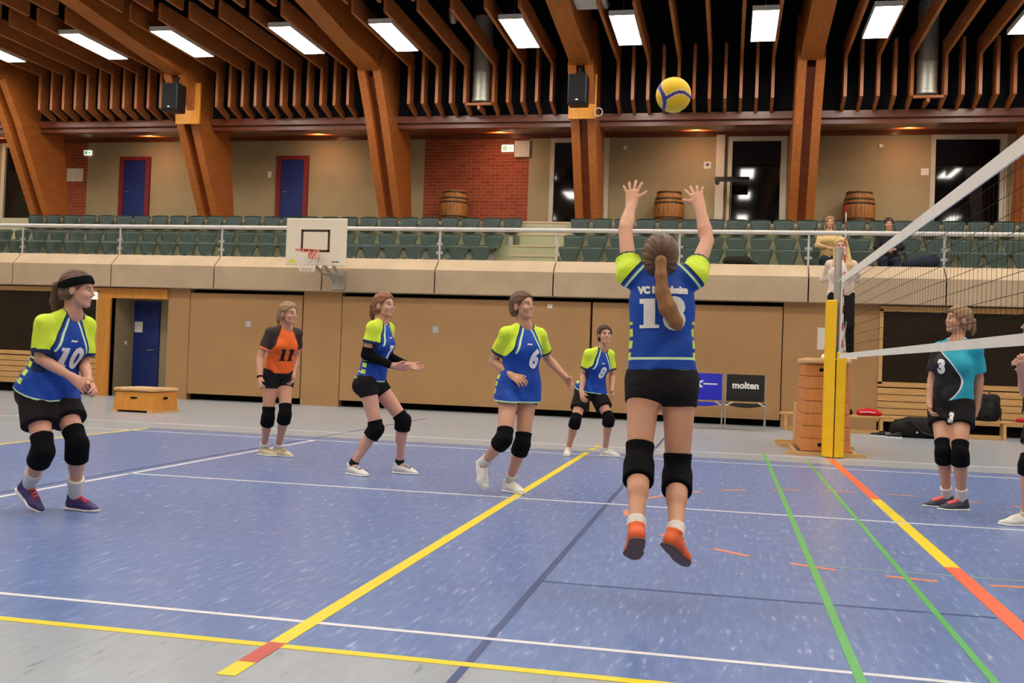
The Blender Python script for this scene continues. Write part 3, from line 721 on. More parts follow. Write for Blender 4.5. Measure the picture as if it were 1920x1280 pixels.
# folding chairs
def folding_chair(x, y, rz, mat, label, fn):
    r = thing('folding_chair', (x, y, 0), label, 'chair', 'team folding chairs'); r.rotation_euler = (0, 0, rz)
    # back sheet and seat sheet
    MB().prism_y(.2, .215, [(-.345, .5), (.345, .5), (.36, .97), (.32, .985), (-.32, .985), (-.36, .97)]).build('backrest', mat, r, bevel=.006)
    V = []; Fc = []
    for j in range(6):
        y_ = .2 - .4 * j / 5
        for i in range(9):
            u = -1 + i / 4; V.append((-.34 * u, y_, .47 - .03 * (1 - u * u) * (1 if j else .5) - (.03 * (1 - u ** 2) if j == 5 else 0)))
    for j in range(5):
        for i in range(8): Fc.append((j * 9 + i, j * 9 + i + 1, (j + 1) * 9 + i + 1, (j + 1) * 9 + i))
    o = MB().add(V, Fc).build('seat', mat, r, 'all'); o.modifiers.new('t', 'SOLIDIFY').thickness = .012
    MB().prism_y(-.208, -.196, [(-.345, .475), (-.2, .425), (0, .40), (.2, .425), (.345, .475), (.345, .48), (-.345, .48)]).build('seat_front', mat, r)
    for sx in (-1, 1):
        MB().tube([(sx * .345, .205, 0.012), (sx * .345, .205, .97)], .013, 8).build('leg', M['steel'], r, True)
        MB().tube([(sx * .345, -.2, 0.012), (sx * .345, -.2, .46)], .013, 8).build('leg', M['steel'], r, True)
        MB().tube([(sx * .345, -.2, .43), (sx * .22, -.205, .49)], .012, 6).tube([(sx * .345, -.2, .4), (sx * .345, .2, .45)], .011, 6).build('hinge', M['steel'], r)
    fn(r)
    return r
def logo_molten(r):
    V, Fc = text_polys('molten', .165, .007, 1.0, None)
    tag(MB().add([(x, .1985, z + .79) for x, z, _ in [(v[0], v[1], 0) for v in V]], Fc).build('lettering', M['print_white'], r), 'white lettering molten')
def logo_blue(r):
    m = MB()
    V, Fc = text_polys('K', .15, .012, 1.15, None); m.add([(v[0] - .06 + v[1] * .25, .1985, v[1] + .79) for v in V], Fc)
    m.prism_y(.1975, .199, [(-.17, .73), (-.13, .73), (-.07, .84), (-.11, .84)])
    m.prism_y(.1975, .199, [(.0, .78), (.25, .78), (.25, .805), (.0, .805)])
    tag(m.build('lettering', M['print_white'], r), 'white mark with a long bar')
folding_chair(-1.72, 15.2, math.radians(0), M['chair_blue'], 'folding chair with blue cover half hidden by the jumping player', logo_blue)
folding_chair(-.97, 15.2, math.radians(0), M['chair_black'], 'folding chair with black cover lettered molten', logo_molten)

# ------------------------------------------------------------------ smooth solids: signed distances on a grid, meshed with surface nets
A = lambda *v: np.array(v, dtype=np.float64)
def unit(v): v = np.asarray(v, float); return v / (np.linalg.norm(v) + 1e-9)
def cone(a, b, r1, r2, n=None, s=1.0, caps=0, infl=0.0):
    """round cone a->b; n, s flatten it along n; caps: 1 cut flat at a, 2 at b, 3 both"""
    return ('c', np.asarray(a, float), np.asarray(b, float), r1 + infl, r2 + infl, None if n is None else unit(n), s, caps)
def ell(c, ax, rad, infl=0.0): return ('e', np.asarray(c, float), np.array([unit(v) for v in ax]), np.asarray(rad, float) + infl)
def ball(c, r, infl=0.0): return ('c', np.asarray(c, float), np.asarray(c, float) + 1e-4, r + infl, r + infl, None, 1.0, 0)
def pbox(p):
    if p[0] == 'c':
        r = max(p[3], p[4]); return np.minimum(p[1], p[2]) - r, np.maximum(p[1], p[2]) + r
    r = p[3].max(); return p[1] - r, p[1] + r
def pdist(p, X, Y, Z):
    if p[0] == 'c':
        _, a, b, r1, r2, n, s, caps = p
        ab = b - a; L2 = ab @ ab
        wx, wy, wz = X - a[0], Y - a[1], Z - a[2]
        t = np.clip((wx * ab[0] + wy * ab[1] + wz * ab[2]) / L2, 0, 1)
        qx, qy, qz = wx - t * ab[0], wy - t * ab[1], wz - t * ab[2]
        q2 = qx * qx + qy * qy + qz * qz
        if n is not None:
            qn = qx * n[0] + qy * n[1] + qz * n[2]; q2 = q2 + qn * qn * (1 / (s * s) - 1)
        d = np.sqrt(q2) - (r1 + (r2 - r1) * t)
        if n is not None: d = d * (.5 + .5 * s)
        if caps:
            u = ab / math.sqrt(L2); al = wx * u[0] + wy * u[1] + wz * u[2]
            if caps & 1: d = np.maximum(d, -al)
            if caps & 2: d = np.maximum(d, al - math.sqrt(L2))
        return d
    _, c, ax, rad = p
    wx, wy, wz = X - c[0], Y - c[1], Z - c[2]
    k0 = 0; k1 = 0
    for a, r in zip(ax, rad):
        q = wx * a[0] + wy * a[1] + wz * a[2]; k0 = k0 + (q / r) ** 2; k1 = k1 + (q / (r * r)) ** 2
    k0 = np.sqrt(k0); return k0 * (k0 - 1) / (np.sqrt(k1) + 1e-6)
class Solid:
    def __init__(s, prims, h, pad=.03):
        lo = np.min([pbox(p)[0] for p in prims], 0) - pad; hi = np.max([pbox(p)[1] for p in prims], 0) + pad
        s.h = h; s.o = lo; s.n = np.ceil((hi - lo) / h).astype(int) + 1; s.D = np.full(s.n, .1, np.float32)
    def block(s, lo, hi):
        i0 = np.clip(np.floor((lo - s.o) / s.h).astype(int), 0, s.n); i1 = np.clip(np.ceil((hi - s.o) / s.h).astype(int) + 1, 0, s.n)
        sl = tuple(slice(a, b) for a, b in zip(i0, i1))
        ax = [s.o[k] + s.h * np.arange(i0[k], i1[k]) for k in range(3)]
        return sl, ax[0][:, None, None], ax[1][None, :, None], ax[2][None, None, :]
    def add(s, p, k=.02):
        lo, hi = pbox(p); m = k + 3 * s.h; sl, X, Y, Z = s.block(lo - m, hi + m)
        if s.D[sl].size == 0: return s
        d = pdist(p, X, Y, Z).astype(np.float32); e = s.D[sl]
        if k > 0:
            h = np.clip(k - np.abs(d - e), 0, None) / k; s.D[sl] = np.minimum(d, e) - h * h * k * .25
        else: s.D[sl] = np.minimum(d, e)
        return s
    def sub(s, p, k=.01):
        lo, hi = pbox(p); m = k + 3 * s.h; sl, X, Y, Z = s.block(lo - m, hi + m)
        if s.D[sl].size == 0: return s
        d = -pdist(p, X, Y, Z).astype(np.float32); e = s.D[sl]
        h = np.clip(k - np.abs(d - e), 0, None) / max(k, 1e-6); s.D[sl] = np.maximum(d, e) + h * h * k * .25
        return s
    def cut(s, c, n):                       # remove what lies beyond the plane in direction n
        n = unit(n); sl, X, Y, Z = s.block(s.o, s.o + s.n * s.h)
        d = (X - c[0]) * n[0] + (Y - c[1]) * n[1] + (Z - c[2]) * n[2]; s.D = np.maximum(s.D, d.astype(np.float32)); return s
    def mesh(s):
        D = s.D; D[0], D[-1] = .1, .1; D[:, 0], D[:, -1] = .1, .1; D[:, :, 0], D[:, :, -1] = .1, .1
        S = D < 0
        cnt = sum(S[a:a + S.shape[0] - 1, b:b + S.shape[1] - 1, c:c + S.shape[2] - 1].astype(np.int8) for a in (0, 1) for b in (0, 1) for c in (0, 1))
        act = np.argwhere((cnt > 0) & (cnt < 8)); idx = np.full(cnt.shape, -1, np.int32); idx[tuple(act.T)] = np.arange(len(act))
        acc = np.zeros((len(act), 3)); num = np.zeros(len(act))
        for ax in range(3):
            o1, o2 = [k for k in range(3) if k != ax]
            for p in (0, 1):
                for q in (0, 1):
                    a = act.copy(); a[:, o1] += p; a[:, o2] += q; b = a.copy(); b[:, ax] += 1
                    da = D[tuple(a.T)].astype(float); db = D[tuple(b.T)].astype(float); m = (da < 0) != (db < 0)
                    t = np.where(m, da / np.where(m, da - db, 1), 0); pos = a - act + 0.0; pos[:, ax] += t
                    acc += pos * m[:, None]; num += m
        V = (act + acc / num[:, None]) * s.h + s.o
        Q = []
        for ax in range(3):
            o1, o2 = [(1, 2), (2, 0), (0, 1)][ax]
            sl0 = [slice(None)] * 3; sl1 = [slice(None)] * 3; sl0[ax] = slice(0, -1); sl1[ax] = slice(1, None)
            e = np.argwhere(S[tuple(sl0)] != S[tuple(sl1)])
            e = e[(e[:, o1] > 0) & (e[:, o2] > 0)]
            inside = S[tuple(e.T)]
            c = []
            for p, q in ((1, 1), (0, 1), (0, 0), (1, 0)):
                k = e.copy(); k[:, o1] -= p; k[:, o2] -= q; c.append(idx[tuple(k.T)])
            qd = np.stack(c, 1); qd[~inside] = qd[~inside][:, ::-1]; Q.append(qd)
        Q = np.concatenate(Q); Q = Q[(Q >= 0).all(1)]
        return V, Q
def relax(V, Q, it=2, lam=.5):
    E = np.concatenate([Q[:, [0, 1]], Q[:, [1, 2]], Q[:, [2, 3]], Q[:, [3, 0]]]); n = len(V)
    for _ in range(it):
        acc = np.stack([np.bincount(E[:, 0], V[E[:, 1], k], n) + np.bincount(E[:, 1], V[E[:, 0], k], n) for k in range(3)], 1)
        cn = np.bincount(E[:, 0], minlength=n) + np.bincount(E[:, 1], minlength=n)
        V = V + lam * (acc / np.maximum(cn, 1)[:, None] - V)
    return V
def solid_obj(name, sol, mats, parent=None, base=A(0, 0, 0), it=2, attrs=None, matfn=None, warp=None):
    V, Q = sol.mesh(); V = relax(V, Q, it)
    if warp: V = warp(V)
    me = bpy.data.meshes.new(name); W = (V - base).astype(np.float32)
    me.vertices.add(len(W)); me.vertices.foreach_set('co', W.ravel()); me.loops.add(Q.size); me.loops.foreach_set('vertex_index', Q.astype(np.int32).ravel())
    me.polygons.add(len(Q)); me.polygons.foreach_set('loop_start', np.arange(0, Q.size, 4, dtype=np.int32)); me.polygons.foreach_set('loop_total', np.full(len(Q), 4, np.int32))
    me.update(calc_edges=True)
    for m in mats if isinstance(mats, (list, tuple)) else [mats]: me.materials.append(m)
    if matfn is not None: me.polygons.foreach_set('material_index', matfn(V[Q].mean(1)).astype(np.int32))
    for nm, arr in (attrs(V) if attrs else {}).items():
        at_ = me.attributes.new(nm, 'FLOAT', 'POINT'); at_.data.foreach_set('value', np.asarray(arr, np.float32))
    me.polygons.foreach_set('use_smooth', [True] * len(Q)); me.update()
    o = bpy.data.objects.new(name, me); C.objects.link(o)
    if parent is not None: o.parent = parent
    else: o.location = tuple(base)
    o['_v'] = 0; del o['_v']
    return o, V, Q

# ------------------------------------------------------------------ cloth, skin and hair materials
def skin(name, rgb):
    t = NT(name, .5, .35); f = t.noise(t.coord(), 9, 3)
    c = lin(rgb); t.color(t.ramp(f, [(.3, (c[0] * .94, c[1] * .9, c[2] * .88, 1)), (.7, c)]))
    t.b.inputs['Subsurface Weight'].default_value = .06; t.b.inputs['Subsurface Radius'].default_value = (.012, .005, .003)
    return t.m
M['skin'] = skin('skin', (208, 155, 126)); M['skin_pink'] = skin('skin_pink', (217, 162, 138)); M['skin_tan'] = skin('skin_tan', (204, 150, 120))
M['lips'] = plain('lips', (204, 134, 118), .45); M['eye_white'] = plain('eye_white', (220, 212, 206), .2); M['iris'] = plain('iris', (48, 36, 32), .15); M['brow'] = plain('brow', (112, 82, 62), .8)
def hair(name, a, b):
    t = NT(name, .45, .45); cb = t.n('ShaderNodeCombineXYZ'); t.l(t.math('MULTIPLY', t.attr('ha'), 9.0), cb.inputs[0]); t.l(t.math('MULTIPLY', t.attr('hb'), 9.0), cb.inputs[1]); f = t.noise(cb.outputs[0], 1.7, 4, .65)
    t.color(t.ramp(f, [(.3, lin(a)), (.7, lin(b))])); t.bump(f, .006, .7); return t.m
M['hair_brown'] = hair('hair_brown', (62, 42, 30), (120, 84, 54)); M['hair_dark'] = hair('hair_dark', (36, 24, 20), (70, 46, 36))
M['hair_copper'] = hair('hair_copper', (116, 66, 40), (158, 98, 62)); M['hair_blond'] = hair('hair_blond', (172, 134, 84), (226, 192, 132)); M['hair_dblond'] = hair('hair_dblond', (122, 90, 58), (178, 138, 92))
M['hair_tail'] = hair('hair_tail', (94, 58, 34), (190, 132, 74))
def cloth_bump(t):
    f = t.noise(t.coord((1, 1, 1.6)), 9, 3, .55); t.bump(f, .03, .35)
def jersey_blue():
    t = NT('jersey_blue', .62, .3); rag, hem, fw, lx = (t.attr(k) for k in ('rag', 'hem', 'fw', 'lx'))
    blue = t.ramp(t.noise(t.coord((1, 1, .6)), 7, 3), [(.3, lin((14, 58, 148))), (.7, lin((24, 78, 176)))])
    yel = lin((214, 238, 62)); lime = lin((206, 240, 190)); navy = lin((24, 44, 84))
    r0 = t.attr('rag0')
    c = t.mix(t.between(r0, -.034, -.020), blue, lime)
    c = t.mix(t.between(r0, -.008, .003), c, navy)
    c = t.mix(t.math('GREATER_THAN', rag, .003), c, yel)
    c = t.mix(t.math('GREATER_THAN', t.attr('cuff'), .5), c, navy)
    stripes = t.math('MULTIPLY', t.math('MULTIPLY', t.between(fw, -.045, .005), t.between(hem, .04, .25)), t.math('LESS_THAN', t.math('FRACT', t.math('MULTIPLY', hem, 17.0)), .66))
    stripes = t.math('MULTIPLY', stripes, t.math('LESS_THAN', rag, -.04))
    c = t.mix(t.math('MULTIPLY', stripes, t.math('GREATER_THAN', lx, .075)), c, lin((206, 236, 90)))
    back = t.math('LESS_THAN', fw, -.03)
    c = t.mix(t.math('MULTIPLY', t.between(hem, .062, .074), back), c, lime)
    c = t.mix(t.math('LESS_THAN', hem, .013), c, lime)
    c = t.mix(t.math('GREATER_THAN', t.attr('collar'), .5), c, navy)
    t.color(c); cloth_bump(t); return t.m
def jersey_libero():
    t = NT('jersey_orange', .62, .3); rag = t.attr('rag')
    c = t.mix(t.math('GREATER_THAN', rag, .0), lin((242, 106, 34)), lin((58, 44, 38)))
    c = t.mix(t.math('GREATER_THAN', t.attr('cuff'), .5), c, lin((240, 130, 84)))
    t.color(c); cloth_bump(t); return t.m
def jersey_opp():
    t = NT('jersey_teal', .62, .3); x, u = t.attr('sx'), t.attr('sz')
    # curved border between the black front and the teal side
    bord = t.math('ADD', .11, t.math('MULTIPLY', t.math('POWER', t.math('ABSOLUTE', t.math('SUBTRACT', u, -.30)), 2.0), -3.2))
    d = t.math('SUBTRACT', x, bord)
    c = t.mix(t.math('GREATER_THAN', d, -.008), lin((22, 22, 26)), lin((225, 232, 236)))
    c = t.mix(t.math('GREATER_THAN', d, .006), c, lin((46, 170, 190)))
    c = t.mix(t.math('GREATER_THAN', t.attr('collar'), .5), c, lin((226, 224, 222)))
    t.color(c); cloth_bump(t); return t.m
M['jersey_blue'] = jersey_blue(); M['jersey_orange'] = jersey_libero(); M['jersey_teal'] = jersey_opp()
def cloth(name, rgb, var=.12, scale=10, rough=.85):
    t = NT(name, rough, .2); c = lin(rgb); f = t.noise(t.coord(), scale, 4)
    t.color(t.ramp(f, [(.3, tuple(v * (1 - var) for v in c[:3]) + (1,)), (.7, c)])); cloth_bump(t); return t.m
M['shorts'] = cloth('shorts_black', (27, 24, 25)); M['sweater'] = cloth('sweater_cream', (226, 204, 186)); M['sweater_tan'] = cloth('sweater_tan', (206, 172, 122)); M['jacket'] = cloth('jacket_black', (30, 27, 32))
M['trousers'] = cloth('trousers_black', (22, 19, 20)); M['sock'] = cloth('sock_white', (226, 222, 214), .06); M['sock_black'] = cloth('sock_black', (24, 22, 24)); M['bag'] = cloth('bag_black', (26, 23, 24), .3, 6, .7)
def shoe_mat(name, rgb, rough=.5): return plain(name, rgb, rough, .4, var=.08, scale=20)

# ------------------------------------------------------------------ a person
def seg_t(P, a, b):
    ab = b - a; t = np.clip(((P - a) @ ab) / (ab @ ab), 0, 1); return t, np.linalg.norm(P - a - t[:, None] * ab, axis=1)
def person(J, o):
    J = {k: np.array(v, float) for k, v in J.items()}
    K = o.get('H', 1.70) / 1.70; h = o.get('h', .0046)
    for S in 'LR':
        if o.get('ground', {}).get(S): J['an' + S][2] = o.get('floor', 0) + .088 * K
    P0 = J['pel']; ch = (J['shL'] + J['shR']) / 2; u = unit(ch - P0); T = np.linalg.norm(ch - P0)
    lp = unit(J['hipL'] - J['hipR']); lp = unit(lp - u * (lp @ u)); fp = np.cross(lp, u)
    lc = unit(J['shL'] - J['shR']); lc = unit(lc - u * (lc @ u)); fc = np.cross(lc, u)
    lm = unit(lp + lc); fm = np.cross(lm, u)
    base = o.get('base', A(P0[0], P0[1], o.get('floor', 0)))
    hy, hp = math.radians(o['head'][0]), math.radians(o['head'][1]); hr = math.radians(o['head'][2] if len(o['head']) > 2 else 0)
    hf = A(math.cos(hy) * math.cos(hp), math.sin(hy) * math.cos(hp), math.sin(hp)); hl = unit(np.cross(A(0, 0, 1), hf)); hu = np.cross(hf, hl)
    hl, hu = hl * math.cos(hr) + hu * math.sin(hr), hu * math.cos(hr) - hl * math.sin(hr)
    hc = J['head']; kh = K * o.get('hk', 1.0)
    Hd = lambda f, l, v: hc + (hf * f + hl * l + hu * v) * kh
    w = o.get('wide', 1.0)
    skn = o.get('skin', M['skin'])
    # --- torso primitives, shared by body and clothes
    def torso(infl=0.0):
        return [(ell(P0 + u * .035 * K - fp * .005, (lp, fp, u), A(.150 * w, .105, .115) * K, infl), .03),
                (ball(P0 + lp * .068 * K - fp * .045 * K - u * .03 * K, .088 * K, infl), .03), (ball(P0 - lp * .068 * K - fp * .045 * K - u * .03 * K, .088 * K, infl), .03),
                (cone(P0 + u * .10 * K, P0 + u * .62 * T, .128 * w * K, .132 * w * K, fm, .74, 0, infl), .04),
                (ell(P0 + u * .74 * T, (lc, fc, u), A(.142 * w, .104, .165) * K, infl), .04)]
    def upper(infl=0.0):
        dn = -u * .022 * K if not o.get('armsup') else u * 0
        R = [(cone(J['shL'] - lc * .03 + dn, J['shR'] + lc * .03 + dn, .048 * K, .048 * K, None, 1, 0, infl * .6), .04)]
        for S, sg in (('L', 1), ('R', -1)):
            R.append((cone(J['neck'] + u * .005, J['neck'] * .35 + J['sh' + S] * .65 + dn * .5, .043 * K, .038 * K, None, 1, 0, infl * .35), .03))
            R.append((ell(P0 + u * .70 * T + lc * sg * .066 * K + fc * .066 * K, (lc, fc, u), A(.062, .055, .062) * K * o.get('bust', 1.0), infl), .04))
        return R
    armd = {S: (J['sh' + S], J['el' + S], J['wr' + S]) for S in 'LR'}
    legd = {S: (J['hip' + S], J['kn' + S], J['an' + S]) for S in 'LR'}
    lw = o.get('leg', 1.0)
    prims = torso() + upper()
    for S, sg in (('L', 1), ('R', -1)):
        a, b, c = armd[S]
        sa = a + (-u * .016 if not o.get('armsup') else 0)
        prims += [(ball(sa, (.044 if not o.get('armsup') else .050) * K), .04), (cone(sa, b, .043 * K, .035 * K), .03), (cone(b, b * .7 + c * .3, .0345 * K, .0375 * K), .008), (cone(b * .7 + c * .3, c, .0375 * K, .024 * K), .006)]
        a, b, c = legd[S]
        bk = (a + c) / 2 - b; ax = unit(c - b); bk = bk - ax * (bk @ ax); bk = unit(bk) if np.linalg.norm(bk) > .02 else -fp
        prims += [(cone(a, b, .086 * K * lw, .054 * K * lw), .05), (ball(b - bk * .012, .05 * K * lw), .02), (cone(b, c, .048 * K * lw, .034 * K * lw), .02),
                  (cone(b + ax * .09 * K + bk * .014, b + ax * .19 * K + bk * .016, .047 * K * lw, .044 * K * lw), .03)]
    prims += [(cone(J['neck'] - u * .02, Hd(-.032, 0, -.045), .052 * K, .046 * K), .022)]
    # --- head
    HP = [(ell(Hd(-.012, 0, .028), (hf, hl, hu), A(.095, .075, .088) * kh), .01), (ell(Hd(.032, 0, -.040), (hf, hl, hu), A(.056, .053, .068) * kh), .025),
          (ell(Hd(.070, 0, -.093), (hf, hl, hu), A(.019, .020, .016) * kh), .025), (cone(Hd(.02, .042, -.056), Hd(.062, .016, -.090), .012 * kh, .012 * kh), .02), (cone(Hd(.02, -.042, -.056), Hd(.062, -.016, -.090), .012 * kh, .012 * kh), .02), (ell(Hd(.07, 0, .022), (hf, hl, hu), A(.013, .046, .012) * kh), .02),
          (ell(Hd(.062, .036, -.028), (hf, hl, hu), A(.024, .022, .024) * kh), .02), (ell(Hd(.062, -.036, -.028), (hf, hl, hu), A(.024, .022, .024) * kh), .02)]
    late = [(cone(Hd(.086, 0, .012), Hd(.103, 0, -.024), .0075 * kh, .0098 * kh), .012), (ball(Hd(.093, .010, -.029), .0072 * kh), .008), (ball(Hd(.093, -.010, -.029), .0072 * kh), .008),
            (ell(Hd(.0805, 0, -.0595), (hf, hl, hu), A(.0095, .022, .006) * kh), .006), (ell(Hd(.0795, 0, -.069), (hf, hl, hu), A(.010, .019, .0065) * kh), .006)]
    eyes = [Hd(.073, .031, .0), Hd(.073, -.031, .0)]
    ears = [(ell(Hd(-.008, s * .077, -.008), (hf, hl, hu), A(.019, .009, .031) * kh), .008) for s in (1, -1)]
    body = prims + HP + late + ears + [(ball(e, .0125 * kh), 0) for e in eyes]
    hands = []
    def hand(S):
        g = o.get('hand' + S, {}); W = J['wr' + S]; d = unit(J['hand' + S] - W); el = J['el' + S]
        pn = np.array(g.get('palm', (0, 0, -1)), float); pn = unit(pn - d * (pn @ d))    # palm side
        # thumb side: for the left hand with fingers along d and palm along pn
        th = np.cross(d, pn) if S == 'R' else np.cross(pn, d)
        th = unit(th); curl = g.get('curl', 25); spread = g.get('spread', 6); R = []
        k = K * g.get('k', .97)
        R.append((cone(W - d * .01, W + d * .035 * k, .026 * K, .030 * k, pn, .68), .02))
        R.append((cone(W + d * .022 * k, W + d * .054 * k, .031 * k, .037 * k, pn, .42), .012))
        R.append((cone(W + d * .078 * k + th * .026 * k, W + d * .078 * k - th * .028 * k, .0125 * k, .0115 * k), .008))
        R.append((cone(W + d * .015 * k + th * .018 * k + pn * .006, W + d * .05 * k + th * .026 * k + pn * .006, .017 * k, .014 * k), .01))
        for q, (off, ln, r) in enumerate(((.028, .078, .0096), (.0095, .087, .0098), (-.010, .081, .0095), (-.029, .064, .0086))):
            c0 = W + d * (.083 - .004 * abs(q - 1)) * k + th * off * k; ang = math.radians(spread * (1.4 - q)); dd = unit(d * math.cos(ang) + th * math.sin(ang)); p = c0; cu = math.radians(curl * (1 + .12 * q) * .5)
            for j, fr in enumerate((.46, .30, .24)):
                e = unit(dd * math.cos(cu) + pn * math.sin(cu)); nx = p + e * ln * fr * k; R.append((cone(p, nx, r * k * (1 - .07 * j), r * k * (1 - .07 * (j + 1))), .003)); p = nx; cu += math.radians(curl * (1 + .12 * q))
        ta = math.radians(g.get('thumb', 42)); td = unit(d * math.cos(ta) + th * math.sin(ta) + pn * .18); p = W + d * .042 * k + th * .032 * k
        n1 = p + td * .036 * k; R.append((cone(p, n1, .0125 * k, .0108 * k), .006)); td2 = unit(td + d * .35 + pn * .1); R.append((cone(n1, n1 + td2 * .030 * k, .0108 * k, .0088 * k), .004))
        return R
    for S in 'LR': body += hand(S)
    # --- feet inside the shoes (body carries on to the ankle)
    feet = {}
    for S, sg in (('L', 1), ('R', -1)):
        an = J['an' + S]; yaw, pit = o['foot' + S]
        fl = o.get('floor', 0)
        if pit is None:                    # heel raised: the ball of the foot stays on the floor
            pit = -math.degrees(math.asin(min(.95, max(0, (an[2] - fl - .086 * K) / (.15 * K)))))
        y, pt = math.radians(yaw), math.radians(pit)
        d = A(math.cos(y) * math.cos(pt), math.sin(y) * math.cos(pt), math.sin(pt)); l = A(-math.sin(y), math.cos(y), 0); n = np.cross(d, l)
        feet[S] = (an, d, l, n); body.append((cone(an, an + d * .08 * K - n * .045 * K, .034 * K, .025 * K), .02))
    sol = Solid([p for p, k in body], h)
    for p, k in prims + HP + ears: sol.add(p, k * K)
    for e, s in zip(eyes, (1, -1)): sol.sub(ell(e + hf * .012 * kh, (hf, hl, hu), A(.014, .019, .011) * kh), .012)
    for p, k in late: sol.add(p, k)
    for p, k in body[len(prims + HP + late + ears):]: sol.add(p, k)
    for e in eyes: sol.add(ball(e, .0135 * kh), .002)
    def face_mat(c):
        q = (c - hc) / kh; f, l, v = q @ hf, q @ hl, q @ hu; m = np.zeros(len(c), int)
        m[(f > .072) & (np.abs(l) < .021 - 30 * (v + .064) ** 2 * 2) & (v < -.054) & (v > -.0745)] = 1
        for e in eyes:
            dd = np.linalg.norm((c - e) / kh, axis=1); z = (dd < .0152) & (((c - e) / kh) @ hf > .004); m[z] = 2
            g = e + hf * .0135 * kh + hu * .001; m[z & (np.linalg.norm((c - g) / kh, axis=1) < .0085)] = 3
            # lash line
            m[(f > .06) & (np.abs(l - ((e - hc) @ hl) / kh) < .016) & (v > .0075) & (v < .0125)] = 4
        m[(f > .058) & (np.abs(l) > .013) & (np.abs(l) < .048) & (v > .021 - .1 * np.abs(np.abs(l) - .028)) & (v < .029 - .1 * np.abs(np.abs(l) - .028))] = 4
        return m
    me, V, Q = solid_obj('person', sol, [skn, M['lips'], M['eye_white'], M['iris'], o.get('brow', M['brow'])], None, base, 1, None, face_mat)
    tag(me, o['label'], 'person', o.get('group'))
    kids = {}
    # --- jersey
    if 'jersey' in o:
        g = o['jersey']; inf = g.get('loose', .016); hem = g['hem']; P = torso(inf) + upper(inf)
        hl_ = max(hem, -.2)
        P.append((cone(P0 + u * (hem - .02), P0 + u * .70 * T, g.get('wh', .158) * K, .145 * K, fm, .70, 1), .03))
        if g.get('over'):
            for S in 'LR': P.append((cone(legd[S][0] + u * .05, legd[S][0] + (legd[S][1] - legd[S][0]) * .25, (.108 * lw + g['over']) * K, (.100 * lw + g['over']) * K), .04))
            P.append((ell(P0 + u * .02 * K - fp * .01, (lp, fp, u), A(.155 * w, .125, .12) * K, inf), .04)); P += [(ball(P0 + lp * sg_ * .068 * K - fp * .045 * K - u * .03 * K, .10 * K, inf), .04) for sg_ in (1, -1)]
        if g.get('long'):
            for S in 'LR': P.append((cone(legd[S][0] + u * .06, legd[S][0] + (legd[S][1] - legd[S][0]) * .4, .112 * K, .11 * K), .05))
        sl = {}
        for S in 'LR':
            a, b, c = armd[S]; t_ = g.get('sleeve', .62); e = a + (b - a) * t_; sl[S] = e
            dwn = A(0, 0, -1) * .012
            P.append((ball(a + (-u * .014 if not o.get('armsup') else 0), (.045 if not o.get('armsup') else .062) * K + inf * .4), .03)); P.append((cone(a + (-u * .012 if not o.get('armsup') else 0), e + dwn * (0 if o.get('armsup') else 1), (.047 if not o.get('armsup') else .054) * K + inf * .3, -.006 + g.get('cuffr', .064) * K, None, 1, 2), .03))
            if g.get('long_sleeve'): P.append((cone(e, c, .056 * K, .040 * K, None, 1, 2), .02))
        s2 = Solid([p for p, k in P], .006)
        for p, k in P: s2.add(p, k)
        s2.cut(P0 + u * hem, -u + fp * g.get('tilt', 0))
        nk = J['neck']; nd = unit(Hd(0, 0, -.05) - nk)
        s2.sub(cone(nk + nd * .005 + fc * .012, nk + nd * .2, .060 * K, .09 * K, None, 1, 0), .012)
        def jat(Vv):
            q = Vv - ch; x = q @ lc; z = q @ u; f_ = q @ fc; ax = np.abs(x)
            if o.get('armsup'): rag = (ax - .118) * .85 + (z - .03) * .75 + np.where(f_ < 0, -.012, 0)
            else: rag = (ax - .052 - np.where(f_ < -.02, .045, 0)) * .925 + (z - .07) * .378
            arm = np.full(len(Vv), -9.0)
            for S in 'LR':
                t, dd = seg_t(Vv, *armd[S][:2]); arm = np.maximum(arm, np.where((t > .2) & (t < g.get('sleeve', .62) + .06), .080 * K - dd, -9))
            rag0 = np.where(z > -.17, rag, -1.0); rag = np.maximum(np.where(z > -.2, rag, -1.0), arm)
            cuff = np.zeros(len(Vv))
            for S in 'LR':
                a, b, c = armd[S]; L = np.linalg.norm(b - a); t = ((Vv - a) @ (b - a)) / L; _, dd = seg_t(Vv, a, b)
                cuff = np.maximum(cuff, (t > L * g.get('sleeve', .62) - .014) & (dd < .095))
            col = np.linalg.norm((Vv - nk) - np.outer((Vv - nk) @ nd, nd), axis=1); collar = (col < .074 * K) & (((Vv - nk) @ nd) > -.03)
            qq = Vv - P0
            return dict(rag=rag, rag0=rag0, hem=qq @ u - hem, fw=(qq @ fm), lx=np.abs(qq @ lm), cuff=cuff, collar=collar, sx=x, sz=z)
        def folds(Vv, amp=1.0):
            q = Vv - P0; a_, b_, c_ = q @ lm, q @ u, q @ fm; rd = q - np.outer(b_, u); rn = np.linalg.norm(rd, axis=1)[:, None]; rd = rd / (rn + 1e-6)
            s_ = 14 * a_ + 10 * c_
            dsp = .0042 * np.sin(34 * b_ + s_ + 2.4 * np.sin(15 * a_ + 9 * c_ + 6 * b_)) + .003 * np.sin(21 * a_ - 27 * b_ + 16 * c_ + 2 * np.sin(11 * b_))
            return Vv + rd * (dsp * amp * np.clip(rn[:, 0] / .12, 0, 1) * np.clip(1.15 - b_ / T, .35, 1))[:, None]
        jo, JV, JQ = solid_obj(g.get('name', 'jersey'), s2, g['mat'], me, base, 2, jat, None, folds); kids['jersey'] = jo
        bvh = BVHTree.FromPolygons([tuple(v) for v in JV], [tuple(int(i) for i in q) for q in JQ])
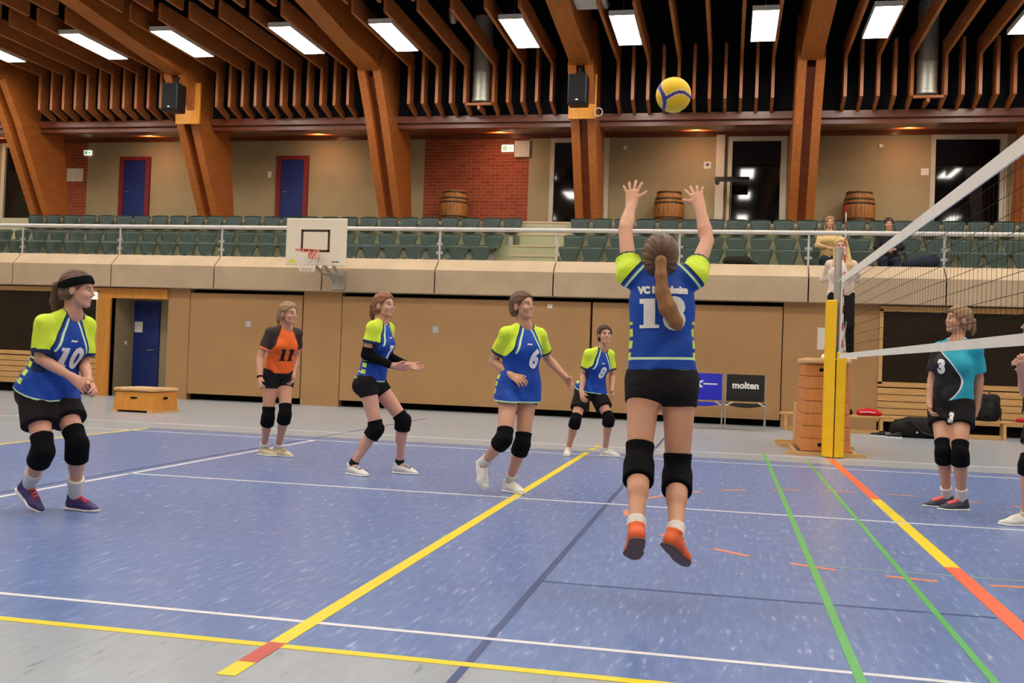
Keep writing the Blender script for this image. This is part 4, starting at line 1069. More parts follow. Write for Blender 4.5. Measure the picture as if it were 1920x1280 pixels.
        def put(body_, size, bold, sx, cx, cz, front, mat, name, lab, par=jo, bv=bvh, org=ch, L=lc, U=u, Fv=fc, italic=0, off=.004):
            s = 1 if front else -1; Vt, Ft = (number_polys if body_.isdigit() else text_polys)(body_, size, bold, sx); out = []
            for vx, vy, _ in Vt:
                p = org + L * s * (cx * s + vx + italic * vy) + U * (cz + vy); hit = bv.ray_cast(Vector(p + Fv * s * .5), Vector(-Fv * s))
                out.append(np.array(hit[0]) + Fv * s * off - base if hit[0] is not None else p + Fv * s * .1 - base)
            ob = MB().add(out, Ft).build(name, mat, par, 'all'); tag(ob, lab); return ob
        for a_ in o.get('text', []): put(*a_)
        kids['put'] = put
    # --- shorts / trousers
    if 'shorts' in o:
        g = o['shorts']; inf = g.get('loose', .011); P = torso(inf)[:3] + [(cone(P0 + u * .06 * K, P0 + u * .30 * T, .135 * K * w, .128 * K * w, fm, .76, 2, inf), .03)]
        for S in 'LR':
            a, b, c = legd[S]; t_ = g['t']; e = a + (b - a) * t_; r0 = (.086 * K * lw + inf); r1 = (.086 + (.054 - .086) * min(t_, 1)) * K * lw + inf + g.get('flare', 0)
            P.append((cone(a, e, r0, r1, None, 1, 2 if not g.get('full') else 0), .03))
            if g.get('full'): P.append((cone(b, b + (c - b) * g['full'], .062 * K, .052 * K, None, 1, 2), .02))
        s2 = Solid([p for p, k in P], .006)
        for p, k in P: s2.add(p, k)
        if 'top' in g: s2.cut(P0 + u * g['top'], u)
        so, SV, SQ = solid_obj(g.get('name', 'shorts'), s2, g.get('mat', M['shorts']), me, base, 2); kids['shorts'] = so
        for a_ in o.get('stext', []):
            bv2 = BVHTree.FromPolygons([tuple(v) for v in SV], [tuple(int(i) for i in q) for q in SQ])
            kids['put'](*a_, par=so, bv=bv2, org=P0, L=lp, U=u, Fv=fp)
    # --- knee pads, arm sleeves, socks, shoes
    for S in 'LR':
        a, b, c = legd[S]; ta, tc_ = unit(a - b), unit(c - b)
        bk = (a + c) / 2 - b; bk = bk - tc_ * (bk @ tc_); bk = unit(bk) if np.linalg.norm(bk) > .02 else -fp
        if o.get('pads', True):
            up, dn = o.get('padlen', (.10, .12))
            P = [cone(b, b + ta * up * K, .060 * K * lw, .070 * K * lw, None, 1, 2), cone(b, b + tc_ * dn * K, .062 * K * lw, .066 * K * lw, None, 1, 2), ell(b - bk * .028 + tc_ * .01, (tc_, bk, np.cross(tc_, bk)), A(.075, .042, .055) * K)]
            P.append(cone(b + tc_ * .03 * K + bk * .010, b + tc_ * dn * K + bk * .012, .072 * K * lw, .070 * K * lw, None, 1, 2))
            s2 = Solid(P, .006)
            for p in P: s2.add(p, .02)
            solid_obj('knee_pad', s2, M['pad_black'], me, base, 2)
        if o.get('sleeves'):
            a2, b2, c2 = armd[S]; P = [cone(b2, b2 + unit(a2 - b2) * .07, .047 * K, .051 * K, None, 1, 2), cone(b2, b2 + (c2 - b2) * .93, .050 * K, .035 * K, None, 1, 2)]
            s2 = Solid(P, .006)
            for p in P: s2.add(p, .012)
            solid_obj('arm_sleeve', s2, M['pad_black'], me, base, 2)
        if o.get('socks') is not None:
            ln, mt = o['socks']; P = [cone(c - tc_ * ln, c, (.034 + .10 * ln) * K * lw + .006, .040 * K, None, 1, 1)]
            s2 = Solid(P, .006); s2.add(P[0], .01); solid_obj('sock', s2, mt, me, base, 2)
        an, d, l, n = feet[S]; sm, am, so_ = o['shoes']; k = K * o.get('shoek', 1.0)
        def sp(f, l_, v): return an + (d * f + l * l_ + n * v) * k
        sgn = 1 if S == 'L' else -1
        P = [cone(sp(-.03, 0, -.05), sp(.03, 0, -.045), .036 * k, .040 * k, n, .95), cone(sp(.02, 0, -.045), sp(.12, sgn * .004, -.064), .038 * k, .043 * k, n, .72), cone(sp(.12, sgn * .002, -.064), sp(.165, -sgn * .006, -.068), .042 * k, .032 * k, n, .62),
             cone(sp(-.015, 0, -.03), sp(-.012, 0, .012), .040 * k, .043 * k, None, 1, 2), cone(sp(.005, 0, .0), sp(.1, 0, -.042), .024 * k, .03 * k)]
        s2 = Solid(P, .005)
        for p in P: s2.add(p, .018)
        s2.cut(sp(0, 0, -.082), -n)
        def smat(cc, an=an, d=d, n=n, l=l):
            q = (cc - an) / k; f, v, ll = q @ d, q @ n, q @ l; m = np.zeros(len(cc), int)
            m[(f > .015) & (f < .125) & (v > -.052 - .1 * f) & (np.abs(ll) < .028)] = 1
            m[(np.abs(np.mod(f, .022) - .011) < .004) & (f > .03) & (f < .115) & (v > -.05 - .1 * f) & (np.abs(ll) < .024)] = 2
            return m
        sh, _, _ = solid_obj('shoe', s2, [sm, am, o.get('lace', am)], me, base, 1, None, smat)
        P = [cone(sp(-.032, 0, -.082), sp(.03, 0, -.082), .042 * k, .040 * k, n, .42), cone(sp(.03, 0, -.082), sp(.12, sgn * .004, -.082), .040 * k, .049 * k, n, .36), cone(sp(.12, sgn * .003, -.082), sp(.168, -sgn * .006, -.078), .047 * k, .036 * k, n, .40)]
        s2 = Solid(P, .005)
        for p in P: s2.add(p, .012)
        s2.cut(sp(0, 0, -.0875), -n); solid_obj('sole', s2, so_, sh, base, 1)
    # --- hair
    g = o['hair']; inf = g.get('thick', .014)
    P = [ell(Hd(-.014, 0, .030), (hf, hl, hu), A(.096, .077, .088) * kh, inf), ell(Hd(-.045, 0, -.03), (hf, hl, hu), A(.06, .064, .06) * kh, inf)]
    s2 = Solid(P + [p for p in g.get('extra', lambda Hd, Pn: [])(Hd, J)], .005)
    for p in P: s2.add(p, .02)
    hn = unit(hf * .80 - hu * .60 * g.get('slope', 1.0)); s2.cut(Hd(0, 0, 0) + hn * g.get('line', .022) * kh, hn)
    s2.cut(Hd(0, 0, -.075), -hu)
    for sg in (1, -1): s2.sub(ell(Hd(.0, sg * .085, -.012), (hf, hl, hu), A(.026, .03, .036) * kh), .006)
    for p in g.get('extra', lambda Hd, Pn: [])(Hd, J): s2.add(p, .02)
    def hat(Vv):
        q = (Vv - hc) / kh; return dict(ha=np.arctan2(q @ hl, -(q @ hu) + .0) * 1.0 + (q @ hf) * 2, hb=(q @ hf) * 2.2 + (q @ hu) * .8)
    def puff(Vv):
        q = hat(Vv); a_, b_ = q['ha'], q['hb']; d_ = Vv - hc; d_ /= np.linalg.norm(d_, axis=1)[:, None] + 1e-6
        return Vv + d_ * (.0022 * np.sin(a_ * 13 + 2 * np.sin(b_ * 9)) + .0016 * np.sin(a_ * 29 + b_ * 5))[:, None] * kh
    solid_obj('hair', s2, g['mat'], me, base, 1, hat, None, puff)
    if 'tail' in g:
        pts, rad = g['tail'](Hd, J); P = [cone(pts[i], pts[i + 1], rad[i], rad[i + 1]) for i in range(len(pts) - 1)]; s2 = Solid(P, .005)
        for p in P: s2.add(p, .012)
        def tat(Vv):
            best = np.full(len(Vv), 9.0); hb = np.zeros(len(Vv)); ha = np.zeros(len(Vv)); acc = 0
            for i in range(len(pts) - 1):
                t, dd = seg_t(Vv, pts[i], pts[i + 1]); ax = pts[i + 1] - pts[i]; w_ = dd < best; off = Vv - pts[i] - t[:, None] * ax
                an_ = np.arctan2(off @ hl, off @ hf); L_ = np.linalg.norm(ax); best = np.where(w_, dd, best); hb = np.where(w_, acc + t * L_, hb); ha = np.where(w_, an_, ha); acc += L_
            return dict(ha=ha, hb=hb * 1.2)
        solid_obj('ponytail', s2, g.get('tailmat', g['mat']), me, base, 1, tat)
        b0 = pts[0]; s3 = Solid([ball(b0, .03)], .004); s3.add(ell(b0, (unit(pts[1] - pts[0]), hl, np.cross(hl, unit(pts[1] - pts[0]))), (.012, .024, .024)), 0); solid_obj('hair_tie', s3, M['black_cloth'], me, base, 1)
    if o.get('headband'):
        P = [ell(Hd(-.014, 0, .030), (hf, hl, hu), A(.099, .080, .091) * kh, inf + .003)]; s2 = Solid(P, .0045); s2.add(P[0], 0)
        bn = unit(hu * .93 + hf * -.36); s2.cut(Hd(.03, 0, .056) + bn * .030 * kh, bn); s2.cut(Hd(.03, 0, .056) - bn * .026 * kh, -bn); solid_obj('headband', s2, M['pad_black'], me, base, 1)
    if o.get('after'): o['after'](locals())
    return me

# ------------------------------------------------------------------ the cast (joint positions in metres)
POSE = {
    'setter': {"pel": [-1.625, 1.508, 1.036], "hipL": [-1.711, 1.499, 1.036], "hipR": [-1.539, 1.517, 1.036], "shL": [-1.8, 1.499, 1.568], "shR": [-1.486, 1.532, 1.568], "neck": [-1.642, 1.517, 1.528], "head": [-1.653, 1.512, 1.647], "elL": [-1.848, 1.658, 1.806], "wrL": [-1.838, 1.845, 1.97], "knL": [-1.711, 1.332, 0.643], "anL": [-1.688, 1.02, 0.382], "elR": [-1.431, 1.738, 1.765], "wrR": [-1.479, 1.874, 1.968], "knR": [-1.533, 1.47, 0.588], "anR": [-1.517, 1.143, 0.346], "handL": [-1.841, 1.914, 2.129], "handR": [-1.528, 1.955, 2.112]},
    'ten': {"pel": [-5.744, 2.435, 0.789], "hipL": [-5.718, 2.518, 0.789], "hipR": [-5.771, 2.353, 0.789], "shL": [-5.548, 2.555, 1.255], "shR": [-5.656, 2.257, 1.255], "neck": [-5.556, 2.415, 1.324], "head": [-5.514, 2.39, 1.475], "elL": [-5.562, 2.557, 0.992], "wrL": [-5.412, 2.397, 0.871], "knL": [-5.463, 2.385, 0.47], "anL": [-5.586, 2.558, 0.12], "elR": [-5.676, 2.257, 1.015], "wrR": [-5.458, 2.305, 0.894], "knR": [-5.59, 2.217, 0.424], "anR": [-5.839, 2.42, 0.171], "handL": [-5.271, 2.321, 0.801], "handR": [-5.305, 2.339, 0.779]},
    'libero': {"pel": [-5.93, 6.432, 0.857], "hipL": [-5.875, 6.497, 0.857], "hipR": [-5.984, 6.367, 0.857], "shL": [-5.749, 6.482, 1.318], "shR": [-5.94, 6.238, 1.318], "neck": [-5.819, 6.365, 1.369], "head": [-5.786, 6.318, 1.507], "elL": [-5.807, 6.612, 1.071], "wrL": [-5.789, 6.495, 0.856], "knL": [-5.796, 6.359, 0.468], "anL": [-5.951, 6.558, 0.157], "elR": [-6.029, 6.193, 1.042], "wrR": [-5.967, 6.097, 0.826], "knR": [-5.977, 6.341, 0.433], "anR": [-6.118, 6.563, 0.131], "handL": [-5.748, 6.388, 0.731], "handR": [-5.918, 5.981, 0.711]},
    'sleeves': {"pel": [-4.543, 5.446, 0.849], "hipL": [-4.528, 5.531, 0.849], "hipR": [-4.558, 5.361, 0.849], "shL": [-4.444, 5.588, 1.378], "shR": [-4.488, 5.277, 1.378], "neck": [-4.458, 5.433, 1.432], "head": [-4.432, 5.416, 1.571], "elL": [-4.468, 5.67, 1.102], "wrL": [-4.247, 5.585, 1.029], "knL": [-4.261, 5.593, 0.508], "anL": [-4.317, 5.682, 0.117], "elR": [-4.538, 5.271, 1.111], "wrR": [-4.296, 5.324, 1.017], "knR": [-4.447, 5.368, 0.432], "anR": [-4.671, 5.378, 0.095], "handL": [-4.088, 5.632, 0.985], "handR": [-4.109, 5.363, 0.995]},
    'six': {"pel": [-2.993, 4.698, 0.848], "hipL": [-2.926, 4.751, 0.848], "hipR": [-3.061, 4.646, 0.848], "shL": [-2.846, 4.776, 1.339], "shR": [-3.086, 4.575, 1.339], "neck": [-2.951, 4.677, 1.405], "head": [-2.973, 4.65, 1.558], "elL": [-2.811, 4.982, 1.139], "wrL": [-2.639, 4.887, 0.988], "knL": [-2.933, 4.65, 0.435], "anL": [-3.076, 4.853, 0.116], "elR": [-3.206, 4.676, 1.096], "wrR": [-3.022, 4.552, 0.985], "knR": [-3.04, 4.434, 0.48], "anR": [-3.262, 4.681, 0.248], "handL": [-2.534, 4.813, 0.873], "handR": [-2.881, 4.476, 0.922]},
    'eight': {"pel": [-2.908, 8.601, 0.768], "hipL": [-2.839, 8.649, 0.768], "hipR": [-2.977, 8.553, 0.768], "shL": [-2.681, 8.597, 1.225], "shR": [-2.909, 8.392, 1.225], "neck": [-2.76, 8.501, 1.283], "head": [-2.733, 8.443, 1.44], "elL": [-2.656, 8.696, 0.962], "wrL": [-2.64, 8.553, 0.768], "knL": [-2.649, 8.443, 0.462], "anL": [-2.701, 8.61, 0.108], "elR": [-2.975, 8.478, 0.965], "wrR": [-2.976, 8.351, 0.759], "knR": [-3.03, 8.325, 0.425], "anR": [-3.13, 8.514, 0.093], "handL": [-2.585, 8.414, 0.692], "handR": [-2.927, 8.26, 0.626]},
    'opp': {"pel": [0.549, 5.606, 0.838], "hipL": [0.622, 5.564, 0.838], "hipR": [0.475, 5.649, 0.838], "shL": [0.711, 5.514, 1.352], "shR": [0.46, 5.696, 1.352], "neck": [0.583, 5.604, 1.415], "head": [0.583, 5.601, 1.582], "elL": [0.763, 5.597, 1.085], "wrL": [0.752, 5.599, 0.861], "knL": [0.575, 5.343, 0.483], "anL": [0.625, 5.475, 0.109], "elR": [0.408, 5.704, 1.069], "wrR": [0.376, 5.594, 0.853], "knR": [0.463, 5.423, 0.484], "anR": [0.541, 5.625, 0.148], "handL": [0.735, 5.598, 0.708], "handR": [0.379, 5.473, 0.733]},
    'edge': {"pel": [1.042, 4.882, 0.848], "hipL": [1.028, 4.798, 0.848], "hipR": [1.057, 4.966, 0.848], "shL": [1.021, 4.723, 1.301], "shR": [1.075, 5.028, 1.301], "neck": [1.03, 4.871, 1.358], "head": [1.001, 4.862, 1.512], "elL": [0.895, 4.752, 1.008], "wrL": [0.823, 4.592, 1.179], "knL": [0.901, 4.63, 0.484], "anL": [0.929, 4.754, 0.105], "elR": [1.113, 5.014, 1.011], "wrR": [0.958, 4.954, 1.192], "knR": [1.164, 5.078, 0.458], "anR": [1.28, 5.183, 0.09], "handL": [0.804, 4.478, 1.304], "handR": [0.839, 4.869, 1.277]},
    'referee': {"pel": [0.154, 10.702, 2.167], "hipL": [0.237, 10.705, 2.167], "hipR": [0.071, 10.699, 2.167], "shL": [0.298, 10.699, 2.595], "shR": [-0.004, 10.688, 2.595], "neck": [0.145, 10.692, 2.652], "head": [0.13, 10.655, 2.82], "elL": [0.386, 10.878, 2.401], "wrL": [0.222, 10.706, 2.426], "knL": [0.26, 10.577, 1.778], "anL": [0.29, 10.692, 1.406], "elR": [-0.057, 10.879, 2.4], "wrR": [0.054, 10.669, 2.427], "knR": [0.038, 10.591, 1.773], "anR": [0.004, 10.692, 1.397], "handL": [0.113, 10.584, 2.456], "handR": [0.119, 10.521, 2.464]},
}
for k_, v_ in POSE['referee'].items(): v_[2] -= .045
PW, PD = M['print_white'], M['print_dark']
def logo(n): return ('~', .05, .003, 1.4, 0.0, -.085, True, PW, 'emblem', 'small white emblem')
def tail_down(ln, r0=.02, out=.06):
    def fn(Hd, J):
        b = Hd(-.105, 0, .03); pts = [b, Hd(-.14, 0, .02) + A(0, 0, -.01), Hd(-.15, 0, -.03) + A(0, 0, -ln * .4), Hd(-.14, 0, -.03) + A(0, 0, -ln)]
        return pts, [r0, r0 * 1.2, r0 * 1.1, r0 * .4]
    return fn
def bun(Hd, J): return [(ball(Hd(-.105, 0, -.01), .038))][0:1]
W_SH = shoe_mat('shoe_white', (226, 222, 212)); W_SO = shoe_mat('sole_white', (232, 230, 226))
blue = dict(mat=M['jersey_blue'])

# the jumping setter, seen from behind
def setter_tail(Hd, J):
    b = Hd(-.108, -.004, -.012)
    pts = [b, b + A(-.002, -.04, .012), b + A(.002, -.062, -.06), b + A(.012, -.07, -.14), b + A(.04, -.07, -.215), b + A(.082, -.062, -.285), b + A(.10, -.058, -.315)]
    return pts, [.020, .026, .028, .034, .042, .034, .010]
person(POSE['setter'], dict(H=1.70, h=.005, wide=1.02, leg=1.02, bust=.9, head=(96, 14), shoek=.94, footL=(100, -32), footR=(64, -32), armsup=True,
    handL=dict(palm=(0, 1, .1), curl=9, spread=13, thumb=50), handR=dict(palm=(0, 1, .1), curl=12, spread=12, thumb=50),
    jersey=dict(mat=M['jersey_blue'], hem=.045, sleeve=.34, cuffr=.072, loose=.014, wh=.160, tilt=-.1),
    text=[('18', .205, .012, .98, .005, -.20, False, PW, 'jersey_number', 'white number 18'), ('VC Mannheim', .046, .004, .90, 0, -.085, False, PW, 'club_name', 'white lettering VC Mannheim')],
    shorts=dict(t=.27, loose=.010, top=.065), padlen=(.10, .125), socks=(.05, M['sock']), shoes=(shoe_mat('shoe_orange', (236, 104, 52)), shoe_mat('shoe_dark', (52, 40, 40)), shoe_mat('sole_brown', (112, 72, 54))), lace=shoe_mat('lace_pale', (228, 218, 210)),
    hair=dict(mat=M['hair_brown'], tail=setter_tail, tailmat=M['hair_tail'], thick=.013),
    label='player jumping with both arms raised, seen from behind, blue jersey number 18 and long ponytail'))

# number ten, left
person(POSE['ten'], dict(H=1.73, h=.005, wide=1.08, leg=1.02, head=(14, -4), footL=(-8, 0), footR=(-12, None), ground=dict(L=1),
    handR=dict(palm=(.1, .7, -.5), curl=30, spread=5, thumb=35), handL=dict(palm=(-.1, -.5, -.7), curl=34, spread=4, thumb=35), skin=M['skin_pink'],
    jersey=dict(mat=M['jersey_blue'], hem=-.01, sleeve=.78, cuffr=.072, loose=.02, wh=.165, over=.012),
    text=[('10', .20, .010, .80, .0, -.20, True, PW, 'jersey_number', 'white number 10'), logo(0)],
    shorts=dict(t=.57, loose=.022, flare=.024, top=.02), padlen=(.11, .13), socks=(.15, M['sock']), shoes=(shoe_mat('shoe_purple', (66, 50, 110)), shoe_mat('shoe_plum', (120, 36, 66)), W_SO), lace=shoe_mat('lace_pink', (236, 84, 110)),
    hair=dict(mat=M['hair_brown'], tail=tail_down(.16, .022)), headband=True,
    label='player at far left in blue jersey number 10 with black headband, leaning forward'))

# orange libero
def band(L):
    J = L['J']; w = J['wrR']; d = unit(J['elR'] - w); s2 = Solid([cone(w + d * .01, w + d * .03, .034, .035, None, 1, 3)], .004); s2.add(cone(w + d * .01, w + d * .03, .034, .035, None, 1, 3), 0); solid_obj('wristband', s2, M['pad_black'], L['me'], L['base'], 1)
person(POSE['libero'], dict(H=1.68, head=(-22, 0), footL=(-12, 0), footR=(-22, 0), ground=dict(L=1, R=1), wide=.96,
    handR=dict(palm=(.5, .8, 0), curl=32), handL=dict(palm=(-.5, -.8, 0), curl=32),
    jersey=dict(mat=M['jersey_orange'], hem=.05, sleeve=.66, cuffr=.066, loose=.015, wh=.142),
    text=[('11', .19, .008, .8, .01, -.22, True, PD, 'jersey_number', 'black number 11')],
    shorts=dict(t=.32, loose=.010), padlen=(.10, .11), socks=(.06, M['sock']), shoes=(shoe_mat('shoe_beige', (214, 200, 164)), shoe_mat('shoe_khaki', (178, 162, 112)), W_SO),
    hair=dict(mat=M['hair_dblond'], tail=tail_down(.1, .02)), after=band, brow=M['brow'],
    label='player in orange jersey number 11 with black sleeves standing behind the others'))

# black arm sleeves
person(POSE['sleeves'], dict(H=1.72, head=(-22, 4), footL=(-8, 0), footR=(-26, 0), ground=dict(L=1, R=1), wide=.97, leg=1.0, skin=M['skin_pink'],
    handR=dict(palm=(.1, .8, .4), curl=14, spread=4, thumb=30), handL=dict(palm=(.1, -.6, .6), curl=14, spread=4, thumb=30),
    jersey=dict(mat=M['jersey_blue'], hem=.03, sleeve=.55, cuffr=.066, loose=.016, wh=.145),
    text=[('7', .17, .008, .85, .02, -.22, True, PW, 'jersey_number', 'white jersey number'), logo(0)],
    shorts=dict(t=.28, loose=.010), padlen=(.08, .09), sleeves=True, socks=(.05, M['sock_black']), shoes=(W_SH, shoe_mat('shoe_grey', (92, 92, 100)), W_SO), lace=W_SH,
    hair=dict(mat=M['hair_copper'], tail=tail_down(.10, .024)),
    label='player in blue jersey with long black arm sleeves, hands held forward'))

# number six
person(POSE['six'], dict(H=1.71, head=(-30, 8), footL=(-38, 0), footR=(-58, -58), ground=dict(L=1), wide=1.0,
    handR=dict(palm=(-.3, .7, -.3), curl=30, thumb=30), handL=dict(palm=(-.5, -.6, -.2), curl=22, spread=8),
    jersey=dict(mat=M['jersey_blue'], hem=-.075, sleeve=.66, cuffr=.070, loose=.020, wh=.172, long=True),
    text=[('6', .205, .010, .85, .055, -.20, True, PW, 'jersey_number', 'white number 6'), logo(0)],
    shorts=dict(t=.24, loose=.010), padlen=(.085, .105), socks=(.08, M['sock']), shoes=(W_SH, shoe_mat('shoe_cream', (236, 230, 214)), W_SO),
    hair=dict(mat=M['hair_brown'], extra=bun),
    label='player in blue jersey number 6 stepping forward on the yellow line'))

# number eight
person(POSE['eight'], dict(H=1.66, head=(-66, 6), footL=(-12, 0), footR=(-86, 0), ground=dict(L=1, R=1), wide=1.02,
    handR=dict(palm=(.5, .5, -.2), curl=30), handL=dict(palm=(-.5, -.5, -.2), curl=30),
    jersey=dict(mat=M['jersey_blue'], hem=.02, sleeve=.66, cuffr=.070, loose=.020, wh=.155, over=.010),
    text=[('8', .19, .010, .85, .02, -.20, True, PW, 'jersey_number', 'white number 8'), logo(0)],
    shorts=dict(t=.62, loose=.020, flare=.018, top=.05), padlen=(.075, .09), socks=(.03, M['sock']), shoes=(W_SH, shoe_mat('shoe_palegrey', (206, 206, 206)), W_SO),
    hair=dict(mat=M['hair_dark'], extra=bun), brow=M['iris'],
    label='player in blue jersey number 8 crouching near the sliding panels'))

# opponent number three
person(POSE['opp'], dict(H=1.69, head=(-160, 6), footL=(196, 0), footR=(190, 0), ground=dict(L=1, R=1), wide=1.02, padlen=(.10, .10),
    handR=dict(palm=(.7, -.3, 0), curl=30), handL=dict(palm=(-.7, .3, 0), curl=30),
    jersey=dict(mat=M['jersey_teal'], hem=-.01, sleeve=.70, cuffr=.074, loose=.022, wh=.158),
    text=[('3', .15, .010, .9, -.055, -.175, True, PW, 'jersey_number', 'white number 3')],
    shorts=dict(t=.40, loose=.022, flare=.014), stext=[('3', .11, .008, .9, .06, -.075, True, PW, 'shorts_number', 'white number 3')],
    socks=(.10, M['sock']), shoes=(shoe_mat('shoe_slate', (62, 64, 78)), shoe_mat('shoe_coral', (250, 96, 98)), W_SO),
    hair=dict(mat=M['hair_dblond'], tail=tail_down(.08, .02), line=.03),
    label='opposing player in black and teal jersey number 3 standing behind the net'))

# opponent at the picture edge
person(POSE['edge'], dict(H=1.68, head=(172, 8), footL=(186, 0), footR=(180, 0), ground=dict(L=1, R=1),
    handR=dict(palm=(-1, .2, .3), curl=55, spread=3), handL=dict(palm=(-.2, .9, .3), curl=60, spread=3),
    jersey=dict(mat=M['jersey_teal'], hem=-.01, sleeve=.6, cuffr=.072, loose=.020, wh=.158),
    shorts=dict(t=.62, loose=.016, flare=.01), padlen=(.06, .08), socks=(.03, M['sock']), shoes=(W_SH, shoe_mat('shoe_cream2', (232, 226, 210)), W_SO), skin=M['skin_pink'],
    hair=dict(mat=M['hair_brown'], tail=tail_down(.12, .02)),
    label='opposing player cut off by the right picture edge, white shoe and raised hands'))

# umpire on the box
def long_hair(Hd, J):
    return [cone(Hd(-.03, .072, .0), J['shL'] * .62 + J['neck'] * .38 + A(0, -.10, -.06), .03, .045), cone(J['shL'] * .62 + J['neck'] * .38 + A(0, -.10, -.06), J['shL'] * .62 + J['neck'] * .38 + A(0, -.13, -.2), .045, .03),
            cone(Hd(-.03, -.072, .0), J['shR'] * .55 + J['neck'] * .45 + A(0, -.08, -.06), .028, .036), cone(Hd(-.08, 0, -.02), J['neck'] + A(0, .1, -.16), .06, .07)]
def whistle(L):
    J = L['J']; c = (J['handL'] + J['handR']) / 2 + A(0, -.03, -.03)
    MB().tube([tuple(c + A(-.03, 0, 0) - L['base']), tuple(c + A(.03, 0, 0) - L['base'])], .014, 10).build('whistle', M['black'], L['me'], True)
person(POSE['referee'], dict(H=1.66, head=(-96, -2), footL=(-75, 0), footR=(-112, 0), floor=1.275, ground=dict(L=1, R=1), pads=False, wide=1.0, skin=M['skin_pink'],
    handR=dict(palm=(.9, .3, .1), curl=45, spread=3), handL=dict(palm=(-.9, .3, .1), curl=45, spread=3),
    jersey=dict(name='sweater', mat=M['sweater'], hem=-.0, sleeve=1.0, cuffr=.056, loose=.026, wh=.168, long_sleeve=True),
    shorts=dict(name='trousers', mat=M['trousers'], t=1.0, loose=.010, full=.96), shoes=(W_SH, shoe_mat('shoe_black', (40, 38, 40)), W_SO),
    hair=dict(mat=M['hair_blond'], extra=long_hair), 
    label='umpire with long blond hair in cream sweater standing on the wooden vaulting box'))

# spectators
def seated(x, dz=0, lean=0.0):
    dz += .02
    return dict(pel=[x, 17.42, 3.24 + dz], hipL=[x + .085, 17.42, 3.22 + dz], hipR=[x - .085, 17.42, 3.22 + dz], shL=[x + .17, 17.46 - lean, 3.73 + dz], shR=[x - .17, 17.46 - lean, 3.73 + dz], neck=[x, 17.46 - lean, 3.79 + dz], head=[x, 17.43 - lean, 3.965 + dz],
                elL=[x + .24, 17.33 - lean, 3.49 + dz], elR=[x - .24, 17.33 - lean, 3.49 + dz], wrL=[x + .09, 17.13, 3.44 + dz], wrR=[x - .09, 17.13, 3.44 + dz], handL=[x - .03, 17.06, 3.42 + dz], handR=[x + .03, 17.06, 3.40 + dz],
                knL=[x + .12, 17.0, 3.26], knR=[x - .12, 17.0, 3.26], anL=[x + .11, 16.96, 2.89], anR=[x - .11, 16.96, 2.89])
S_OPT = dict(H=1.70, h=.007, floor=2.8, footL=(-90, 0), footR=(-90, 0), ground=dict(L=1, R=1), pads=False, handL=dict(palm=(0, .3, -1), curl=30), handR=dict(palm=(0, .3, -1), curl=30))
person(seated(.59, .05), dict(S_OPT, head=(-92, -4), jersey=dict(name='sweater', mat=M['sweater_tan'], hem=.0, sleeve=1.0, cuffr=.056, loose=.026, wh=.165, long_sleeve=True), shorts=dict(name='trousers', mat=M['denim'], t=1.0, loose=.012, full=.95), shoes=(W_SH, W_SH, W_SO),
    hair=dict(mat=M['hair_dblond'], extra=lambda Hd, J: [cone(Hd(-.04, .07, 0), Hd(-.03, .085, -.13), .024, .026), cone(Hd(-.04, -.07, 0), Hd(-.03, -.085, -.13), .024, .026)]), label='seated spectator with fair hair in tan sweater behind the umpire'))
person(seated(1.69, .02, .04), dict(S_OPT, head=(-94, -8), jersey=dict(name='jacket', mat=M['jacket'], hem=.0, sleeve=1.0, cuffr=.058, loose=.028, wh=.17, long_sleeve=True), shorts=dict(name='trousers', mat=M['denim'], t=1.0, loose=.014, full=.95), shoes=(M['black'], M['black'], W_SO), bustless=1,
    bust=.6, hair=dict(mat=M['hair_dark'], thick=.016), brow=M['iris'], label='seated spectator with dark hair in black jacket on the gallery'))

# ------------------------------------------------------------------ bags, clothes and shoes lying about
def lump(name, loc, parts, mat, label, cat, group=None, kids=(), h=.01):
    r = A(*loc); P = [(cone(A(*a), A(*b), r1, r2, A(*n), s) if n else cone(A(*a), A(*b), r1, r2)) for a, b, r1, r2, n, s in parts]
    s2 = Solid(P, h)
    for p in P: s2.add(p, .06)
    s2.cut(A(0, 0, 0.0), A(0, 0, -1))
    o, V, Q = solid_obj(name, s2, mat, None, A(0, 0, 0), 2); o.location = loc; tag(o, label, cat, group)
    for nm, pts, rad, m in kids: MB().tube(pts, rad, 8).build(nm, m, o, True)
    return o
lump('sports_bag', (2.02, 15.3, 0), [((-.35, 0, .14), (.3, 0, .14), .17, .17, None, 1), ((-.2, 0, .22), (.15, .02, .24), .14, .12, None, 1), ((.3, -.05, .08), (.55, -.1, .06), .1, .07, None, 1)], M['bag'], 'large black sports bag on the floor in front of the bench', 'bag',
     kids=[('strap', [(-.3, -.12, .25), (-.2, -.2, .3), (.0, -.22, .1), (.2, -.2, .05)], .014, M['black']), ('zip_tag', [(-.1, -.17, .1), (-.08, -.18, .1)], .014, M['print_white'])])
lump('backpack', (3.2, 15.82, .325), [((-.1, 0, .14), (-.06, .02, .36), .16, .12, None, 1), ((.08, 0, .12), (.12, .03, .38), .14, .10, None, 1), ((0, -.1, .1), (.02, -.08, .2), .1, .09, None, 1)], M['bag'], 'black backpack standing on the bench behind opposing player number 3', 'backpack',
     kids=[('strap', [(-.1, -.13, .36), (-.14, -.2, .2), (-.1, -.17, .05), (-.05, -.16, .02)], .014, M['black']), ('strap', [(.12, -.1, .4), (.2, -.14, .2), (.2, -.1, .02)], .012, M['black']), ('handle', [(0, -.02, .42), (.03, 0, .5), (.08, 0, .44)], .012, M['black'])])
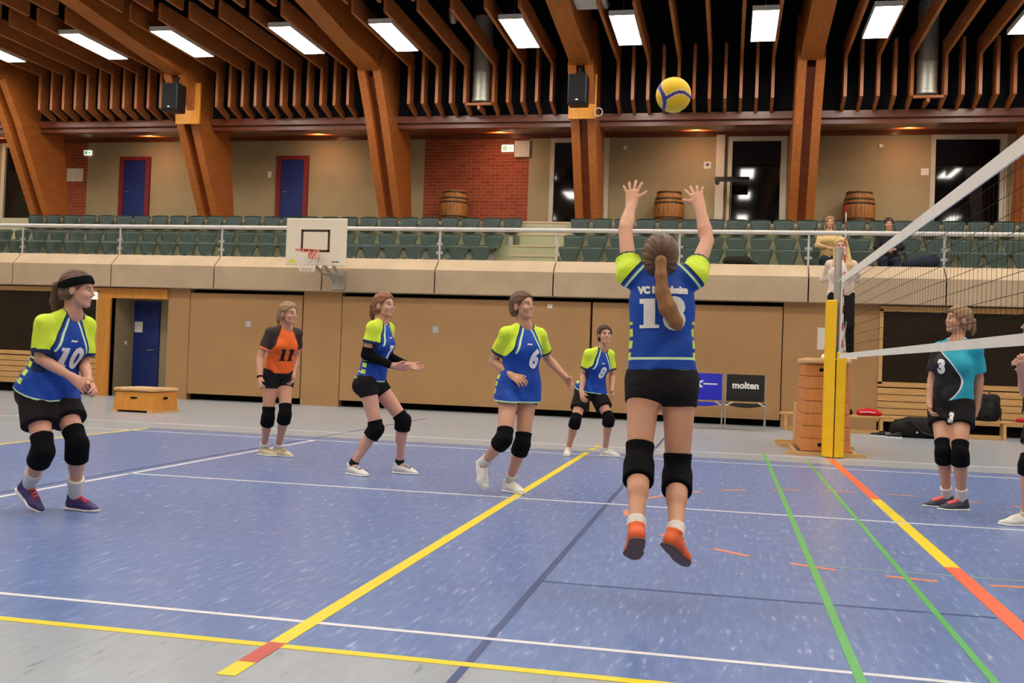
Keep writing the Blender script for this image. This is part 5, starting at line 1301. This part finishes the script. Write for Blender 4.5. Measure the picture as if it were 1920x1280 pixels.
lump('training_jacket', (1.2, 15.82, .325), [((-.12, 0, .05), (.12, .02, .06), .08, .07, (0, 0, 1), .8), ((0, 0, .08), (.2, -.06, .04), .06, .04, None, 1)], M['red'], 'crumpled red jacket on the bench beside the vaulting box', 'jacket', kids=[('zip', [(-.15, -.085, .06), (0, -.1, .07), (.12, -.09, .06)], .006, M['print_white'])], h=.008)
lump('folded_trousers', (.78, 15.82, .325), [((-.08, 0, .05), (.1, .0, .05), .07, .06, None, 1)], M['black_cloth'], 'dark bundle of clothes left of the red jacket on the bench', 'clothes', h=.008)
lump('folded_shirt', (3.85, 15.82, .325), [((-.12, 0, .03), (.12, 0, .03), .06, .05, (0, 0, 1), .7)], M['red'], 'folded red shirt on the bench at the right edge', 'shirt', h=.008)
lump('sports_bag', (4.2, 15.3, 0), [((-.3, 0, .14), (.3, 0, .14), .16, .16, None, 1)], M['bag'], 'black bag on the floor at the right picture edge', 'bag')
lump('dark_jacket', (-1.15, 17.22, 3.12), [((-.2, 0, .08), (.15, 0, .1), .11, .1, None, 1), ((.1, 0, .08), (.34, -.05, .02), .09, .05, None, 1)], M['bag'], 'dark jacket lying over the front gallery seats right of the raised arm', 'jacket')
lump('dark_rucksack', (2.35, 17.2, 3.12), [((-.35, 0, .06), (-.1, 0, .1), .09, .12, None, 1), ((.0, 0, .1), (.15, .02, .16), .15, .12, None, 1)], M['denim'], 'dark rucksack lying on the seats beside the spectator in black', 'bag')
def trainer(x, y, rz, label):
    P = [cone(A(-.08, 0, .04), A(.0, 0, .045), .036, .036), cone(A(0, 0, .04), A(.11, 0, .03), .038, .036, A(0, 0, 1), .7), cone(A(-.07, 0, .05), A(-.065, 0, .1), .036, .036, None, 1, 2)]
    s2 = Solid(P, .006)
    for p in P: s2.add(p, .02)
    s2.cut(A(0, 0, .015), A(0, 0, -1)); o, _, _ = solid_obj('trainer', s2, M['black'], None, A(0, 0, 0), 1); o.location = (x, y, 0); o.rotation_euler = (0, 0, rz); tag(o, label, 'shoe', 'loose trainers')
    MB().prism_z(.0, .016, [(-.115, -.035), (.0, -.04), (.13, -.035), (.15, 0), (.13, .035), (0, .04), (-.115, .035)]).build('sole', W_SO, o)
trainer(1.32, 15.25, 2.6, 'black trainer on the floor left of the big sports bag'); trainer(1.55, 15.02, 2.9, 'black trainer on the floor right in front of the big sports bag')
